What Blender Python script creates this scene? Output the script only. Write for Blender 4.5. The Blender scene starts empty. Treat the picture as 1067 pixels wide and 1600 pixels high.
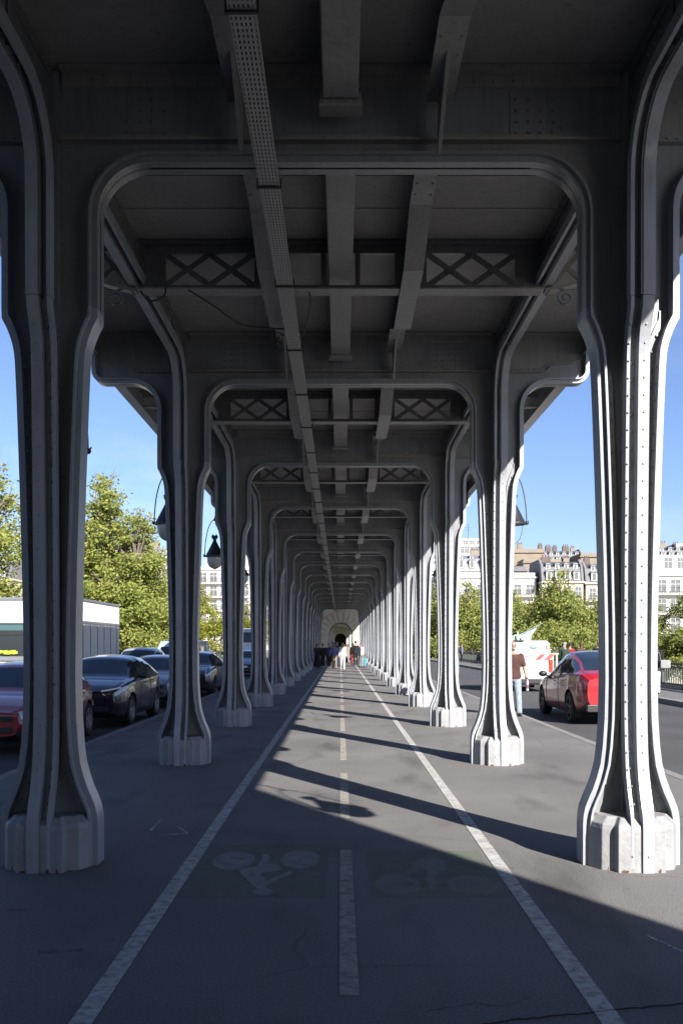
import bpy, bmesh, math, random
import numpy as np
from mathutils import Vector, Matrix
R = math.radians
PI = math.pi
random.seed(7)
scene = bpy.context.scene
COL = scene.collection

# ------------------------------------------------------------------ camera
cd = bpy.data.cameras.new('camera')
cam = bpy.data.objects.new('camera', cd)
COL.objects.link(cam)
cam.location = (0.0, 0.0, 1.65)
cam.rotation_euler = (R(90), 0, 0)
cd.sensor_fit = 'VERTICAL'
cd.sensor_height = 36.0
cd.lens = 33.14
cd.shift_y = 207 / 1600
cd.shift_x = 0.001
cd.clip_start = 0.05
cd.clip_end = 6000
scene.camera = cam

# ------------------------------------------------------------------ light
SUN_EL = R(31.5)
SUN_H = Vector((0.482, -0.876))          # horizontal direction towards the sun
world = bpy.data.worlds.new('World')
scene.world = world
world.use_nodes = True
wn = world.node_tree
bg = wn.nodes['Background']
sky = wn.nodes.new('ShaderNodeTexSky')
sky.sky_type = 'NISHITA'
sky.sun_disc = False
sky.sun_elevation = SUN_EL
sky.sun_rotation = math.atan2(SUN_H.x, SUN_H.y)
sky.altitude = 50
sky.air_density = 1.0
sky.dust_density = 0.7
sky.ozone_density = 2.2
tint = wn.nodes.new('ShaderNodeMix'); tint.data_type = 'RGBA'; tint.blend_type = 'MULTIPLY'; tint.inputs['Factor'].default_value = 1.0
tint.inputs[7].default_value = (0.76, 0.81, 1.03, 1)      # cooler white balance of the air
wn.links.new(sky.outputs[0], tint.inputs[6]); stc = wn.nodes.new('ShaderNodeTexCoord'); smp = wn.nodes.new('ShaderNodeMapping'); smp.inputs['Scale'].default_value = (2.2, 2.2, 6.5)
scn = wn.nodes.new('ShaderNodeTexNoise'); scn.inputs['Scale'].default_value = 1.3; scn.inputs['Detail'].default_value = 7; scn.inputs['Roughness'].default_value = .62
scr = wn.nodes.new('ShaderNodeMapRange'); scr.inputs[1].default_value = .50; scr.inputs[2].default_value = .80; scr.inputs[4].default_value = .55
hsv = wn.nodes.new('ShaderNodeHueSaturation'); hsv.inputs['Saturation'].default_value = .45; hsv.inputs['Value'].default_value = 1.08
cmx = wn.nodes.new('ShaderNodeMix'); cmx.data_type = 'RGBA'          # thin cirrus veil
wn.links.new(stc.outputs['Generated'], smp.inputs['Vector']); wn.links.new(smp.outputs[0], scn.inputs['Vector']); wn.links.new(scn.outputs['Fac'], scr.inputs[0])
wn.links.new(tint.outputs[2], hsv.inputs['Color']); wn.links.new(tint.outputs[2], cmx.inputs[6]); wn.links.new(hsv.outputs[0], cmx.inputs[7]); wn.links.new(scr.outputs[0], cmx.inputs['Factor'])
wn.links.new(cmx.outputs[2], bg.inputs[0])
bg.inputs[1].default_value = 0.060
sl = bpy.data.lights.new('sun', 'SUN')
sl.energy = 5.0
sl.angle = R(0.5)
sl.color = (1.0, 0.945, 0.875)
sun = bpy.data.objects.new('sun', sl)
COL.objects.link(sun)
sun.location = (60, -100, 80)
tosun = Vector((SUN_H.x * math.cos(SUN_EL), SUN_H.y * math.cos(SUN_EL), math.sin(SUN_EL)))
sun.rotation_euler = tosun.to_track_quat('Z', 'Y').to_euler()
scene.view_settings.view_transform = 'Standard'
scene.view_settings.look = 'None'
scene.view_settings.exposure = 1.55
scene.view_settings.gamma = 1.0
scene.view_settings.use_curve_mapping = False
scene.cycles.max_bounces = 8
scene.cycles.diffuse_bounces = 4
scene.cycles.transparent_max_bounces = 12

# ------------------------------------------------------------------ helpers
class MB:
    def __init__(s):
        s.v = []; s.f = []; s.m = []; s.s = []
    def add(s, vs, fs, m=0, sm=False):
        b = len(s.v)
        s.v += [tuple(v) for v in vs]
        for f in fs:
            s.f.append([i + b for i in f]); s.m.append(m); s.s.append(sm)
        return s
    def box(s, x0, x1, y0, y1, z0, z1, m=0):
        vs = [(x0,y0,z0),(x1,y0,z0),(x1,y1,z0),(x0,y1,z0),(x0,y0,z1),(x1,y0,z1),(x1,y1,z1),(x0,y1,z1)]
        return s.add(vs, [(0,3,2,1),(4,5,6,7),(0,1,5,4),(1,2,6,5),(2,3,7,6),(3,0,4,7)], m)
    def obox(s, p, q, w, h, m=0, up=(0,0,1)):
        """box beam from p to q, width w, height h"""
        p = Vector(p); q = Vector(q); d = (q - p).normalized(); u = Vector(up)
        sx = d.cross(u)
        if sx.length < 1e-4: sx = d.cross(Vector((0,1,0)))
        sx.normalize(); u = sx.cross(d)
        vs = []
        for e in (p, q):
            for a, b in ((-1,-1),(1,-1),(1,1),(-1,1)):
                vs.append(e + sx*(a*w/2) + u*(b*h/2))
        return s.add(vs, [(0,1,2,3),(7,6,5,4),(0,4,5,1),(1,5,6,2),(2,6,7,3),(3,7,4,0)], m)
    def prism(s, poly, axis, a, b, m=0, sm=False):
        n = len(poly)
        def P(p, t):
            if axis == 'x': return (t, p[0], p[1])
            if axis == 'y': return (p[0], t, p[1])
            return (p[0], p[1], t)
        vs = [P(p, a) for p in poly] + [P(p, b) for p in poly]
        s.add(vs, [list(range(n))[::-1], list(range(n, 2*n))], m)
        s.add(vs, [(i, (i+1) % n, (i+1) % n + n, i + n) for i in range(n)], m, sm)
        return s
    def ribbon(s, path, n0, n1, w0, w1, plane='xz', m=0, closed=False, sm=True):
        """rectangular section swept along a 2D path; n = offset along left normal; w = depth range"""
        N = len(path); ns = []
        for i in range(N):
            if closed:
                a = path[i-1]; c = path[(i+1) % N]
            else:
                a = path[max(i-1,0)]; c = path[min(i+1,N-1)]
            b = path[i]
            d1 = Vector((b[0]-a[0], b[1]-a[1])); d2 = Vector((c[0]-b[0], c[1]-b[1]))
            if d1.length < 1e-9: d1 = d2
            if d2.length < 1e-9: d2 = d1
            d1.normalize(); d2.normalize()
            t = d1 + d2
            if t.length < 1e-6: t = d1
            t.normalize()
            k = 1.0 / max(0.5, t.dot(d1))
            ns.append((-t.y*k, t.x*k))
        def P(q, w):
            return (q[0], w, q[1]) if plane == 'xz' else ((w, q[0], q[1]) if plane == 'yz' else (q[0], q[1], w))
        rows = []
        for i in range(N):
            p = path[i]; n = ns[i]
            A = (p[0]+n[0]*n0, p[1]+n[1]*n0); B = (p[0]+n[0]*n1, p[1]+n[1]*n1)
            rows.append((P(A,w0), P(A,w1), P(B,w1), P(B,w0)))
        R_ = N if closed else N-1
        for k in range(4):
            k2 = (k+1) % 4
            vs = []
            for r in rows: vs += [r[k], r[k2]]
            s.add(vs, [(2*i, 2*((i+1) % N), 2*((i+1) % N)+1, 2*i+1) for i in range(R_)], m, sm)
        if not closed:
            s.add(rows[0], [(0,1,2,3)], m); s.add(rows[-1], [(3,2,1,0)], m)
        return s
    def tube(s, pts, rad, seg=6, m=0, caps=True, sm=True):
        pts = [Vector(p) for p in pts]; N = len(pts)
        if not hasattr(rad, '__len__'): rad = [rad]*N
        vs = []; prev = None
        for i in range(N):
            d = (pts[min(i+1,N-1)] - pts[max(i-1,0)]).normalized()
            if prev is None:
                u = d.cross(Vector((0,0,1)))
                if u.length < 0.05: u = d.cross(Vector((1,0,0)))
            else:
                u = prev - d*prev.dot(d)
            u.normalize(); prev = u; w = d.cross(u)
            for k in range(seg):
                a = 2*PI*k/seg
                vs.append(pts[i] + (u*math.cos(a) + w*math.sin(a))*rad[i])
        fs = [(i*seg+k, i*seg+(k+1) % seg, (i+1)*seg+(k+1) % seg, (i+1)*seg+k) for i in range(N-1) for k in range(seg)]
        s.add(vs, fs, m, sm)
        if caps:
            s.add(vs[:seg], [list(range(seg))[::-1]], m); s.add(vs[-seg:], [list(range(seg))], m)
        return s
    def lathe(s, prof, seg=16, c=(0,0,0), m=0, axis='z', sm=True):
        vs = []
        for r, z in prof:
            for k in range(seg):
                a = 2*PI*k/seg
                if axis == 'z': vs.append((c[0]+r*math.cos(a), c[1]+r*math.sin(a), c[2]+z))
                elif axis == 'x': vs.append((c[0]+z, c[1]+r*math.cos(a), c[2]+r*math.sin(a)))
                else: vs.append((c[0]+r*math.cos(a), c[1]+z, c[2]+r*math.sin(a)))
        fs = [(i*seg+k, i*seg+(k+1) % seg, (i+1)*seg+(k+1) % seg, (i+1)*seg+k) for i in range(len(prof)-1) for k in range(seg)]
        return s.add(vs, fs, m, sm)
    def ball(s, c, r, seg=10, rings=6, m=0):
        rx, ry, rz = r if hasattr(r, '__len__') else (r, r, r)
        vs = []
        for i in range(rings+1):
            t = PI*i/rings
            for k in range(seg):
                a = 2*PI*k/seg
                vs.append((c[0]+rx*math.sin(t)*math.cos(a), c[1]+ry*math.sin(t)*math.sin(a), c[2]+rz*math.cos(t)))
        return s.add(vs, [(i*seg+k, (i+1)*seg+k, (i+1)*seg+(k+1) % seg, i*seg+(k+1) % seg) for i in range(rings) for k in range(seg)], m, True)
    def rivet(s, p, n, r=0.013, h=0.010, m=0):
        p = Vector(p); n = Vector(n).normalized()
        u = n.orthogonal().normalized(); w = n.cross(u)
        vs = []
        for rr, hh in ((r, -0.002), (r*0.6, h)):
            for k in range(6):
                a = PI*k/3
                vs.append(p + u*(rr*math.cos(a)) + w*(rr*math.sin(a)) + n*hh)
        return s.add(vs, [(k, (k+1) % 6, (k+1) % 6+6, k+6) for k in range(6)] + [tuple(range(6, 12))], m)
    def mesh(s, name, mats, recalc=True, bevel=0):
        me = bpy.data.meshes.new(name)
        me.from_pydata(s.v, [], s.f)
        me.polygons.foreach_set('material_index', s.m)
        me.polygons.foreach_set('use_smooth', s.s)
        for m in (mats if isinstance(mats, (list, tuple)) else [mats]): me.materials.append(m)
        if recalc or bevel:
            bm = bmesh.new(); bm.from_mesh(me)
            if recalc or bevel:
                bmesh.ops.remove_doubles(bm, verts=bm.verts, dist=1e-5)
                bmesh.ops.recalc_face_normals(bm, faces=bm.faces)
            if bevel:
                es = [e for e in bm.edges if len(e.link_faces) == 2 and e.calc_face_angle(0) > 0.5]
                bmesh.ops.bevel(bm, geom=es, offset=bevel, segments=2, affect='EDGES', profile=0.5)
            bm.to_mesh(me); bm.free()
        me.validate(); me.update()
        if any(s.s): me.set_sharp_from_angle(angle=R(38))
        return me
    def build(s, name, mats, parent=None, loc=(0,0,0), recalc=True, bevel=0):
        o = bpy.data.objects.new(name, s.mesh(name, mats, recalc, bevel))
        COL.objects.link(o); o.location = loc
        if parent: o.parent = parent
        return o

def tag(o, label=None, cat=None, group=None, kind=None):
    if label: o['label'] = label
    if cat: o['category'] = cat
    if group: o['group'] = group
    if kind: o['kind'] = kind
    return o
def empty(name, loc=(0,0,0), rz=0):
    o = bpy.data.objects.new(name, None); COL.objects.link(o)
    o.location = loc; o.rotation_euler = (0,0,rz); o.empty_display_size = 0.2
    return o
def copy_tree(o, parent=None):
    c = o.copy(); COL.objects.link(c); c.parent = parent
    for ch in list(o.children): copy_tree(ch, c)
    return c
def struct(o): return tag(o, kind='structure')
def arc(cx, cz, r, a0, a1, n=8):
    return [(cx + r*math.cos(R(a0+(a1-a0)*i/n)), cz + r*math.sin(R(a0+(a1-a0)*i/n))) for i in range(n+1)]
def lerp(a, b, t): return a + (b-a)*t
ORD = ['zeroth','first','second','third','fourth','fifth','sixth','seventh','eighth','ninth','tenth','eleventh','twelfth','thirteenth','fourteenth','fifteenth','sixteenth','seventeenth','eighteenth']
def ordn(i):
    if i < len(ORD): return ORD[i]
    return {19:'nineteenth',20:'twentieth',30:'thirtieth'}.get(i) or ({2:'twenty',3:'thirty',4:'forty'}[i//10] + '-' + ORD[i % 10])

# ------------------------------------------------------------------ materials
def mat(name, col, rough=0.6, metal=0.0, var=0.0, vscale=3.0, bump=0.0, bscale=40.0, coat=0.0, spec=0.5, col2=None, alpha=None, trans=0.0):
    m = bpy.data.materials.new(name); m.use_nodes = True
    nt = m.node_tree; b = nt.nodes['Principled BSDF']
    b.inputs['Base Color'].default_value = (*col, 1)
    b.inputs['Roughness'].default_value = rough
    b.inputs['Metallic'].default_value = metal
    b.inputs['Specular IOR Level'].default_value = spec
    if coat: b.inputs['Coat Weight'].default_value = coat; b.inputs['Coat Roughness'].default_value = 0.04
    if trans: b.inputs['Transmission Weight'].default_value = trans
    tc = None
    if var or bump or col2:
        tc = nt.nodes.new('ShaderNodeTexCoord')
    if var or col2:
        n = nt.nodes.new('ShaderNodeTexNoise'); n.inputs['Scale'].default_value = vscale; n.inputs['Detail'].default_value = 6
        n.inputs['Roughness'].default_value = 0.6
        nt.links.new(tc.outputs['Object'], n.inputs['Vector'])
        r = nt.nodes.new('ShaderNodeValToRGB')
        c2 = col2 if col2 else tuple(c*(1-var) for c in col)
        r.color_ramp.elements[0].position = 0.35; r.color_ramp.elements[0].color = (*c2, 1)
        r.color_ramp.elements[1].position = 0.65; r.color_ramp.elements[1].color = (*(tuple(min(1, c*(1+var*0.6)) for c in col)), 1)
        nt.links.new(n.outputs['Fac'], r.inputs['Fac'])
        nt.links.new(r.outputs['Color'], b.inputs['Base Color'])
    if bump:
        n2 = nt.nodes.new('ShaderNodeTexNoise'); n2.inputs['Scale'].default_value = bscale; n2.inputs['Detail'].default_value = 4
        nt.links.new(tc.outputs['Object'], n2.inputs['Vector'])
        bp = nt.nodes.new('ShaderNodeBump'); bp.inputs['Strength'].default_value = bump; bp.inputs['Distance'].default_value = 0.02
        nt.links.new(n2.outputs['Fac'], bp.inputs['Height']); nt.links.new(bp.outputs['Normal'], b.inputs['Normal'])
    return m

def asphalt(name, c0, c1, stain=0.5, grain=0.25):
    m = mat(name, c0, 0.85); nt = m.node_tree; b = nt.nodes['Principled BSDF']; b.inputs['Specular IOR Level'].default_value = 0.25
    tc = nt.nodes.new('ShaderNodeTexCoord')
    def noise(sc, det=5, st=(1,1,1)):
        mp = nt.nodes.new('ShaderNodeMapping'); mp.inputs['Scale'].default_value = st
        n = nt.nodes.new('ShaderNodeTexNoise'); n.inputs['Scale'].default_value = sc; n.inputs['Detail'].default_value = det
        nt.links.new(tc.outputs['Object'], mp.inputs['Vector']); nt.links.new(mp.outputs['Vector'], n.inputs['Vector'])
        return n
    def ramp(n, p0, p1, a, c):
        r = nt.nodes.new('ShaderNodeValToRGB'); r.color_ramp.elements[0].position = p0; r.color_ramp.elements[1].position = p1
        r.color_ramp.elements[0].color = (*a, 1); r.color_ramp.elements[1].color = (*c, 1)
        nt.links.new(n.outputs['Fac'], r.inputs['Fac']); return r
    def mul(a, c, f=1.0):
        x = nt.nodes.new('ShaderNodeMix'); x.data_type = 'RGBA'; x.blend_type = 'MULTIPLY'; x.inputs['Factor'].default_value = f
        nt.links.new(a.outputs[0] if not a.bl_idname.endswith('Mix') else a.outputs[2], x.inputs[6]); nt.links.new(c.outputs[0], x.inputs[7]); return x
    base = ramp(noise(0.55, 6), 0.3, 0.7, c0, c1)
    g = ramp(noise(75, 3), 0.3, 0.75, (1-grain*1.5,)*3, (1+grain,)*3)
    st = ramp(noise(1.6, 7, (1, 0.35, 1)), 0.30, 0.45, (1-stain*0.4,)*3, (1,1,1))
    sp = ramp(noise(9, 3), 0.24, 0.30, (1-stain*0.5,)*3, (1,1,1))
    x = mul(base, g); x = mul(x, st); x = mul(x, sp)
    nt.links.new(x.outputs[2], b.inputs['Base Color'])
    vo = nt.nodes.new('ShaderNodeTexVoronoi'); vo.feature = 'DISTANCE_TO_EDGE'; vo.inputs['Scale'].default_value = 0.42
    wq = noise(1.8, 6); mxv = nt.nodes.new('ShaderNodeMix'); mxv.data_type = 'RGBA'; mxv.inputs['Factor'].default_value = 0.16
    nt.links.new(tc.outputs['Object'], mxv.inputs[6]); nt.links.new(wq.outputs['Color'], mxv.inputs[7]); nt.links.new(mxv.outputs[2], vo.inputs['Vector'])
    cr = nt.nodes.new('ShaderNodeMapRange'); cr.inputs[1].default_value = 0.001; cr.inputs[2].default_value = 0.006; cr.inputs[3].default_value = 0.78
    nt.links.new(vo.outputs['Distance'], cr.inputs[0])
    km = noise(0.35, 3); kr = nt.nodes.new('ShaderNodeMapRange'); kr.inputs[1].default_value = .50; kr.inputs[2].default_value = .58
    nt.links.new(km.outputs['Fac'], kr.inputs[0]); mxc = nt.nodes.new('ShaderNodeMix'); mxc.inputs[2].default_value = 1.0
    nt.links.new(kr.outputs[0], mxc.inputs['Factor']); nt.links.new(cr.outputs[0], mxc.inputs[3])
    fl = ramp(noise(46, 2), 0.70, 0.74, (1,1,1), (1.22,1.22,1.2)); x = mul(x, fl)
    sc_ = nt.nodes.new('ShaderNodeVectorMath'); sc_.operation = 'SCALE'; nt.links.new(x.outputs[2], sc_.inputs[0]); nt.links.new(mxc.outputs[0], sc_.inputs['Scale'])
    nt.links.new(sc_.outputs[0], b.inputs['Base Color'])
    bp = nt.nodes.new('ShaderNodeBump'); bp.inputs['Strength'].default_value = 0.35; bp.inputs['Distance'].default_value = 0.006
    n3 = noise(110, 3); nt.links.new(n3.outputs['Fac'], bp.inputs['Height']); nt.links.new(bp.outputs['Normal'], b.inputs['Normal'])
    return m

def worn_paint(name, col, lo=0.40, hi=0.52, scale=7.0, maxa=1.0):
    m = mat(name, col, 0.75, var=0.15, vscale=5); nt = m.node_tree
    out = nt.nodes['Material Output']; b = nt.nodes['Principled BSDF']
    tr = nt.nodes.new('ShaderNodeBsdfTransparent'); mx = nt.nodes.new('ShaderNodeMixShader')
    tc = nt.nodes.new('ShaderNodeTexCoord'); n = nt.nodes.new('ShaderNodeTexNoise')
    n.inputs['Scale'].default_value = scale; n.inputs['Detail'].default_value = 9; n.inputs['Roughness'].default_value = 0.75
    nt.links.new(tc.outputs['Object'], n.inputs['Vector'])
    r = nt.nodes.new('ShaderNodeMapRange'); r.inputs[1].default_value = lo; r.inputs[2].default_value = hi; r.inputs[4].default_value = maxa
    nt.links.new(n.outputs['Fac'], r.inputs[0]); nt.links.new(r.outputs[0], mx.inputs[0])
    nt.links.new(tr.outputs[0], mx.inputs[1]); nt.links.new(b.outputs[0], mx.inputs[2]); nt.links.new(mx.outputs[0], out.inputs['Surface'])
    return m

def leaf_mat(name, c_a, c_b, c_c):
    m = bpy.data.materials.new(name); m.use_nodes = True; nt = m.node_tree
    for n in list(nt.nodes): nt.nodes.remove(n)
    out = nt.nodes.new('ShaderNodeOutputMaterial'); d = nt.nodes.new('ShaderNodeBsdfDiffuse'); t = nt.nodes.new('ShaderNodeBsdfTranslucent')
    mx = nt.nodes.new('ShaderNodeMixShader'); mx.inputs[0].default_value = 0.52
    g = nt.nodes.new('ShaderNodeNewGeometry'); r = nt.nodes.new('ShaderNodeValToRGB')
    e = r.color_ramp.elements; e[0].color = (*c_a, 1); e[1].color = (*c_c, 1)
    k = e.new(0.5); k.color = (*c_b, 1)
    nt.links.new(g.outputs['Random Per Island'], r.inputs['Fac'])
    nt.links.new(r.outputs[0], d.inputs[0]); nt.links.new(r.outputs[0], t.inputs[0])
    nt.links.new(d.outputs[0], mx.inputs[1]); nt.links.new(t.outputs[0], mx.inputs[2]); nt.links.new(mx.outputs[0], out.inputs[0])
    return m

M = {}
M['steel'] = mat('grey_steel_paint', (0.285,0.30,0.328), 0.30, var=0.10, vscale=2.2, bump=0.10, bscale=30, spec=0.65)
M['deck'] = mat('deck_plate_paint', (0.27,0.262,0.26), 0.5, var=0.14, vscale=1.3, bump=0.1, bscale=12, spec=0.3)
M['beam'] = mat('beam_paint', (0.235,0.228,0.226), 0.42, var=0.12, vscale=1.8, bump=0.1, bscale=20, spec=0.35)
M['steel_up'] = mat('deep_shaded_steel_paint', (0.135,0.138,0.147), 0.34, var=0.14, vscale=2.2, bump=0.10, bscale=30, spec=0.6)  # darker copy of the column grey, with overhead shade painted in
M['steel_mid'] = mat('shaded_steel_paint', (0.20,0.207,0.22), 0.33, var=0.12, vscale=2.2, bump=0.10, bscale=30, spec=0.6)  # column grey toned down to paint shade into webs and arches
M['base'] = mat('column_base_paint', (0.24,0.243,0.25), 0.55, var=0.14, vscale=5, bump=0.25, bscale=25)
M['rust'] = mat('rust', (0.085,0.045,0.022), 0.9, var=0.5, vscale=30)
M['dark'] = mat('black_iron', (0.012,0.013,0.016), 0.45)
M['cable'] = mat('black_cable', (0.012,0.012,0.012), 0.6)
M['glass_lamp'] = mat('lamp_glass', (0.34,0.36,0.35), 0.25, spec=0.6, var=0.12, vscale=14)
M['walk'] = asphalt('walkway_asphalt', (0.112,0.108,0.106), (0.156,0.151,0.147), 0.85)
M['road'] = asphalt('road_asphalt', (0.055,0.055,0.057), (0.075,0.074,0.074), 0.3)
M['kerb'] = mat('kerb_granite', (0.165,0.158,0.15), 0.8, var=0.15, vscale=6, bump=0.3, bscale=60)
M['line'] = worn_paint('white_line_paint', (0.38,0.372,0.355), 0.20, 0.55, 14, 0.92)
M['dash'] = worn_paint('dash_line_paint', (0.29,0.27,0.235), 0.24, 0.52, 11, 0.8)
M['sym'] = worn_paint('symbol_paint', (0.36,0.36,0.35), 0.25, 0.60, 10, 0.40)
M['symfaint'] = worn_paint('worn_symbol_paint', (0.34,0.34,0.33), 0.30, 0.62, 8, 0.20)
M['green'] = worn_paint('green_lane_paint', (0.14,0.20,0.12), 0.32, 0.68, 5, 0.32)
M['chalk'] = worn_paint('chalk_mark', (0.6,0.6,0.6), 0.42, 0.6, 30, 0.6)
M['stain'] = worn_paint('dark_stain', (0.03,0.03,0.03), 0.42, 0.75, 9, 0.30)
M['crack'] = mat('crack', (0.02,0.02,0.02), 0.95)
M['stone'] = mat('pale_stone', (0.42,0.375,0.31), 0.85, var=0.2, vscale=1.2, bump=0.3, bscale=14)
M['stone2'] = mat('pale_stone_joint', (0.17,0.15,0.12), 0.9, var=0.2, vscale=2)
M['water'] = mat('river_water', (0.05,0.075,0.06), 0.12, bump=0.3, bscale=0.6)
M['earth'] = mat('bank_ground', (0.12,0.12,0.07), 0.95, var=0.4, vscale=0.08)
M['rail'] = mat('railing_green_iron', (0.035,0.045,0.038), 0.5, var=0.2, vscale=6)
M['railpale'] = mat('railing_pale_stone', (0.25,0.25,0.225), 0.8, var=0.15, vscale=5)
M['leafA'] = leaf_mat('leaf_fresh', (0.27,0.31,0.08), (0.36,0.37,0.11), (0.18,0.225,0.065))
M['leafB'] = leaf_mat('leaf_yellow', (0.36,0.36,0.12), (0.28,0.31,0.09), (0.19,0.23,0.08))
M['leafC'] = leaf_mat('leaf_bright', (0.36,0.35,0.06), (0.28,0.295,0.05), (0.17,0.20,0.04))
M['bark'] = mat('bark', (0.11,0.09,0.075), 0.95, var=0.4, vscale=6, bump=0.5, bscale=15)
def weather(m, streak=0.35, var=0.10):
    nt = m.node_tree; b = nt.nodes['Principled BSDF']; src = b.inputs['Base Color'].links[0].from_socket
    tc = nt.nodes.new('ShaderNodeTexCoord'); mp = nt.nodes.new('ShaderNodeMapping'); mp.inputs['Scale'].default_value = (9, 9, 0.55)
    n = nt.nodes.new('ShaderNodeTexNoise'); n.inputs['Scale'].default_value = 2.0; n.inputs['Detail'].default_value = 7; n.inputs['Roughness'].default_value = .65
    r = nt.nodes.new('ShaderNodeMapRange'); r.inputs[1].default_value = .30; r.inputs[2].default_value = .52; r.inputs[3].default_value = 1-streak; r.inputs[4].default_value = 1.0
    n2 = nt.nodes.new('ShaderNodeTexNoise'); n2.inputs['Scale'].default_value = 16; n2.inputs['Detail'].default_value = 5
    r2 = nt.nodes.new('ShaderNodeMapRange'); r2.inputs[1].default_value = .22; r2.inputs[2].default_value = .33; r2.inputs[3].default_value = .55; r2.inputs[4].default_value = 1.0
    oi = nt.nodes.new('ShaderNodeObjectInfo'); r3 = nt.nodes.new('ShaderNodeMapRange'); r3.inputs[3].default_value = 1-var; r3.inputs[4].default_value = 1+var
    ad = nt.nodes.new('ShaderNodeVectorMath'); ad.operation = 'ADD'; cb = nt.nodes.new('ShaderNodeCombineXYZ')
    sc = nt.nodes.new('ShaderNodeMath'); sc.operation = 'MULTIPLY'; sc.inputs[1].default_value = 40
    nt.links.new(oi.outputs['Random'], sc.inputs[0])
    for k in range(3): nt.links.new(sc.outputs[0], cb.inputs[k])
    nt.links.new(tc.outputs['Object'], ad.inputs[0]); nt.links.new(cb.outputs[0], ad.inputs[1])
    nt.links.new(ad.outputs[0], mp.inputs['Vector']); nt.links.new(mp.outputs[0], n.inputs['Vector']); nt.links.new(ad.outputs[0], n2.inputs['Vector'])
    nt.links.new(n.outputs['Fac'], r.inputs[0]); nt.links.new(n2.outputs['Fac'], r2.inputs[0]); nt.links.new(oi.outputs['Random'], r3.inputs[0])
    m1 = nt.nodes.new('ShaderNodeMath'); m1.operation = 'MULTIPLY'; m2 = nt.nodes.new('ShaderNodeMath'); m2.operation = 'MULTIPLY'
    nt.links.new(r.outputs[0], m1.inputs[0]); nt.links.new(r2.outputs[0], m1.inputs[1]); nt.links.new(m1.outputs[0], m2.inputs[0]); nt.links.new(r3.outputs[0], m2.inputs[1])
    v = nt.nodes.new('ShaderNodeVectorMath'); v.operation = 'SCALE'
    nt.links.new(src, v.inputs[0]); nt.links.new(m2.outputs[0], v.inputs['Scale']); nt.links.new(v.outputs[0], b.inputs['Base Color'])
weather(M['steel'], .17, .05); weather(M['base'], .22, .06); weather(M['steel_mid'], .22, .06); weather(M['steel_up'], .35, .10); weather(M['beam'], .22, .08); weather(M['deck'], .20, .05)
# facades
M['white'] = mat('white_render', (0.52,0.50,0.47), 0.85, var=0.07, vscale=0.4)
M['cream'] = mat('cream_stone', (0.42,0.38,0.31), 0.85, var=0.1, vscale=0.5)
M['tan'] = mat('tan_brick', (0.19,0.16,0.125), 0.9, var=0.12, vscale=0.6)
M['brick'] = mat('red_brick', (0.10,0.075,0.066), 0.9, var=0.15, vscale=0.8)
M['slate'] = mat('slate_roof', (0.05,0.056,0.068), 0.55, var=0.2, vscale=0.6)
M['zinc'] = mat('zinc_roof', (0.14,0.15,0.17), 0.5, var=0.15, vscale=0.5)
M['pane'] = mat('window_pane', (0.10,0.105,0.11), 0.3)
M['frame_w'] = mat('window_frame', (0.42,0.41,0.39), 0.7)
M['ironbal'] = mat('balcony_iron', (0.045,0.048,0.05), 0.6)
M['wallgrey'] = mat('grey_render', (0.13,0.13,0.138), 0.85, var=0.12, vscale=0.4)
# vehicles
def carpaint(n, c, r=0.28): return mat(n, c, r, coat=1.0, spec=0.5)
M['p_red'] = carpaint('red_car_paint', (0.22,0.005,0.010))
M['p_red2'] = carpaint('bright_red_car_paint', (0.25,0.006,0.012))
M['p_black'] = carpaint('black_car_paint', (0.012,0.013,0.017))
M['p_grey'] = carpaint('grey_car_paint', (0.10,0.105,0.115))
M['p_navy'] = carpaint('dark_blue_car_paint', (0.010,0.012,0.02))
M['p_silver'] = carpaint('silver_car_paint', (0.30,0.31,0.32))
M['p_white'] = carpaint('white_van_paint', (0.5,0.5,0.49), 0.4)
M['p_skyblue'] = carpaint('pale_blue_van_paint', (0.33,0.42,0.52), 0.4)
M['trim'] = mat('black_plastic', (0.015,0.015,0.016), 0.5)
M['cglass'] = mat('car_glass', (0.012,0.018,0.024), 0.04, spec=0.8)
M['tyre'] = mat('tyre_rubber', (0.014,0.014,0.014), 0.8)
M['alloy'] = mat('alloy_rim', (0.45,0.46,0.48), 0.3, metal=0.8)
M['alloyd'] = mat('dark_alloy_rim', (0.04,0.04,0.045), 0.35, metal=0.6)
M['chrome'] = mat('chrome', (0.75,0.76,0.78), 0.12, metal=1.0)
M['hlamp'] = mat('headlight_lens', (0.62,0.66,0.70), 0.1, spec=0.9)
M['tlamp'] = mat('tail_light_lens', (0.16,0.004,0.006), 0.12, coat=1.0)
M['tlampb'] = mat('orange_red_light_lens', (0.32,0.03,0.012), 0.3)
M['plate'] = mat('plate_white', (0.7,0.7,0.68), 0.5)
M['chev'] = mat('chevron_red', (0.26,0.012,0.014), 0.5)
M['emblem'] = mat('emblem_blue', (0.025,0.08,0.18), 0.5)
M['emblem2'] = mat('emblem_pale_blue', (0.11,0.19,0.28), 0.5)
M['panel'] = mat('truck_panel', (0.74,0.75,0.74), 0.5, var=0.05, vscale=1)
M['hivis'] = mat('hi_vis_yellow', (0.30,0.40,0.02), 0.7)
M['teal'] = mat('teal_glass_reflection', (0.05,0.10,0.105), 0.15)
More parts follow.
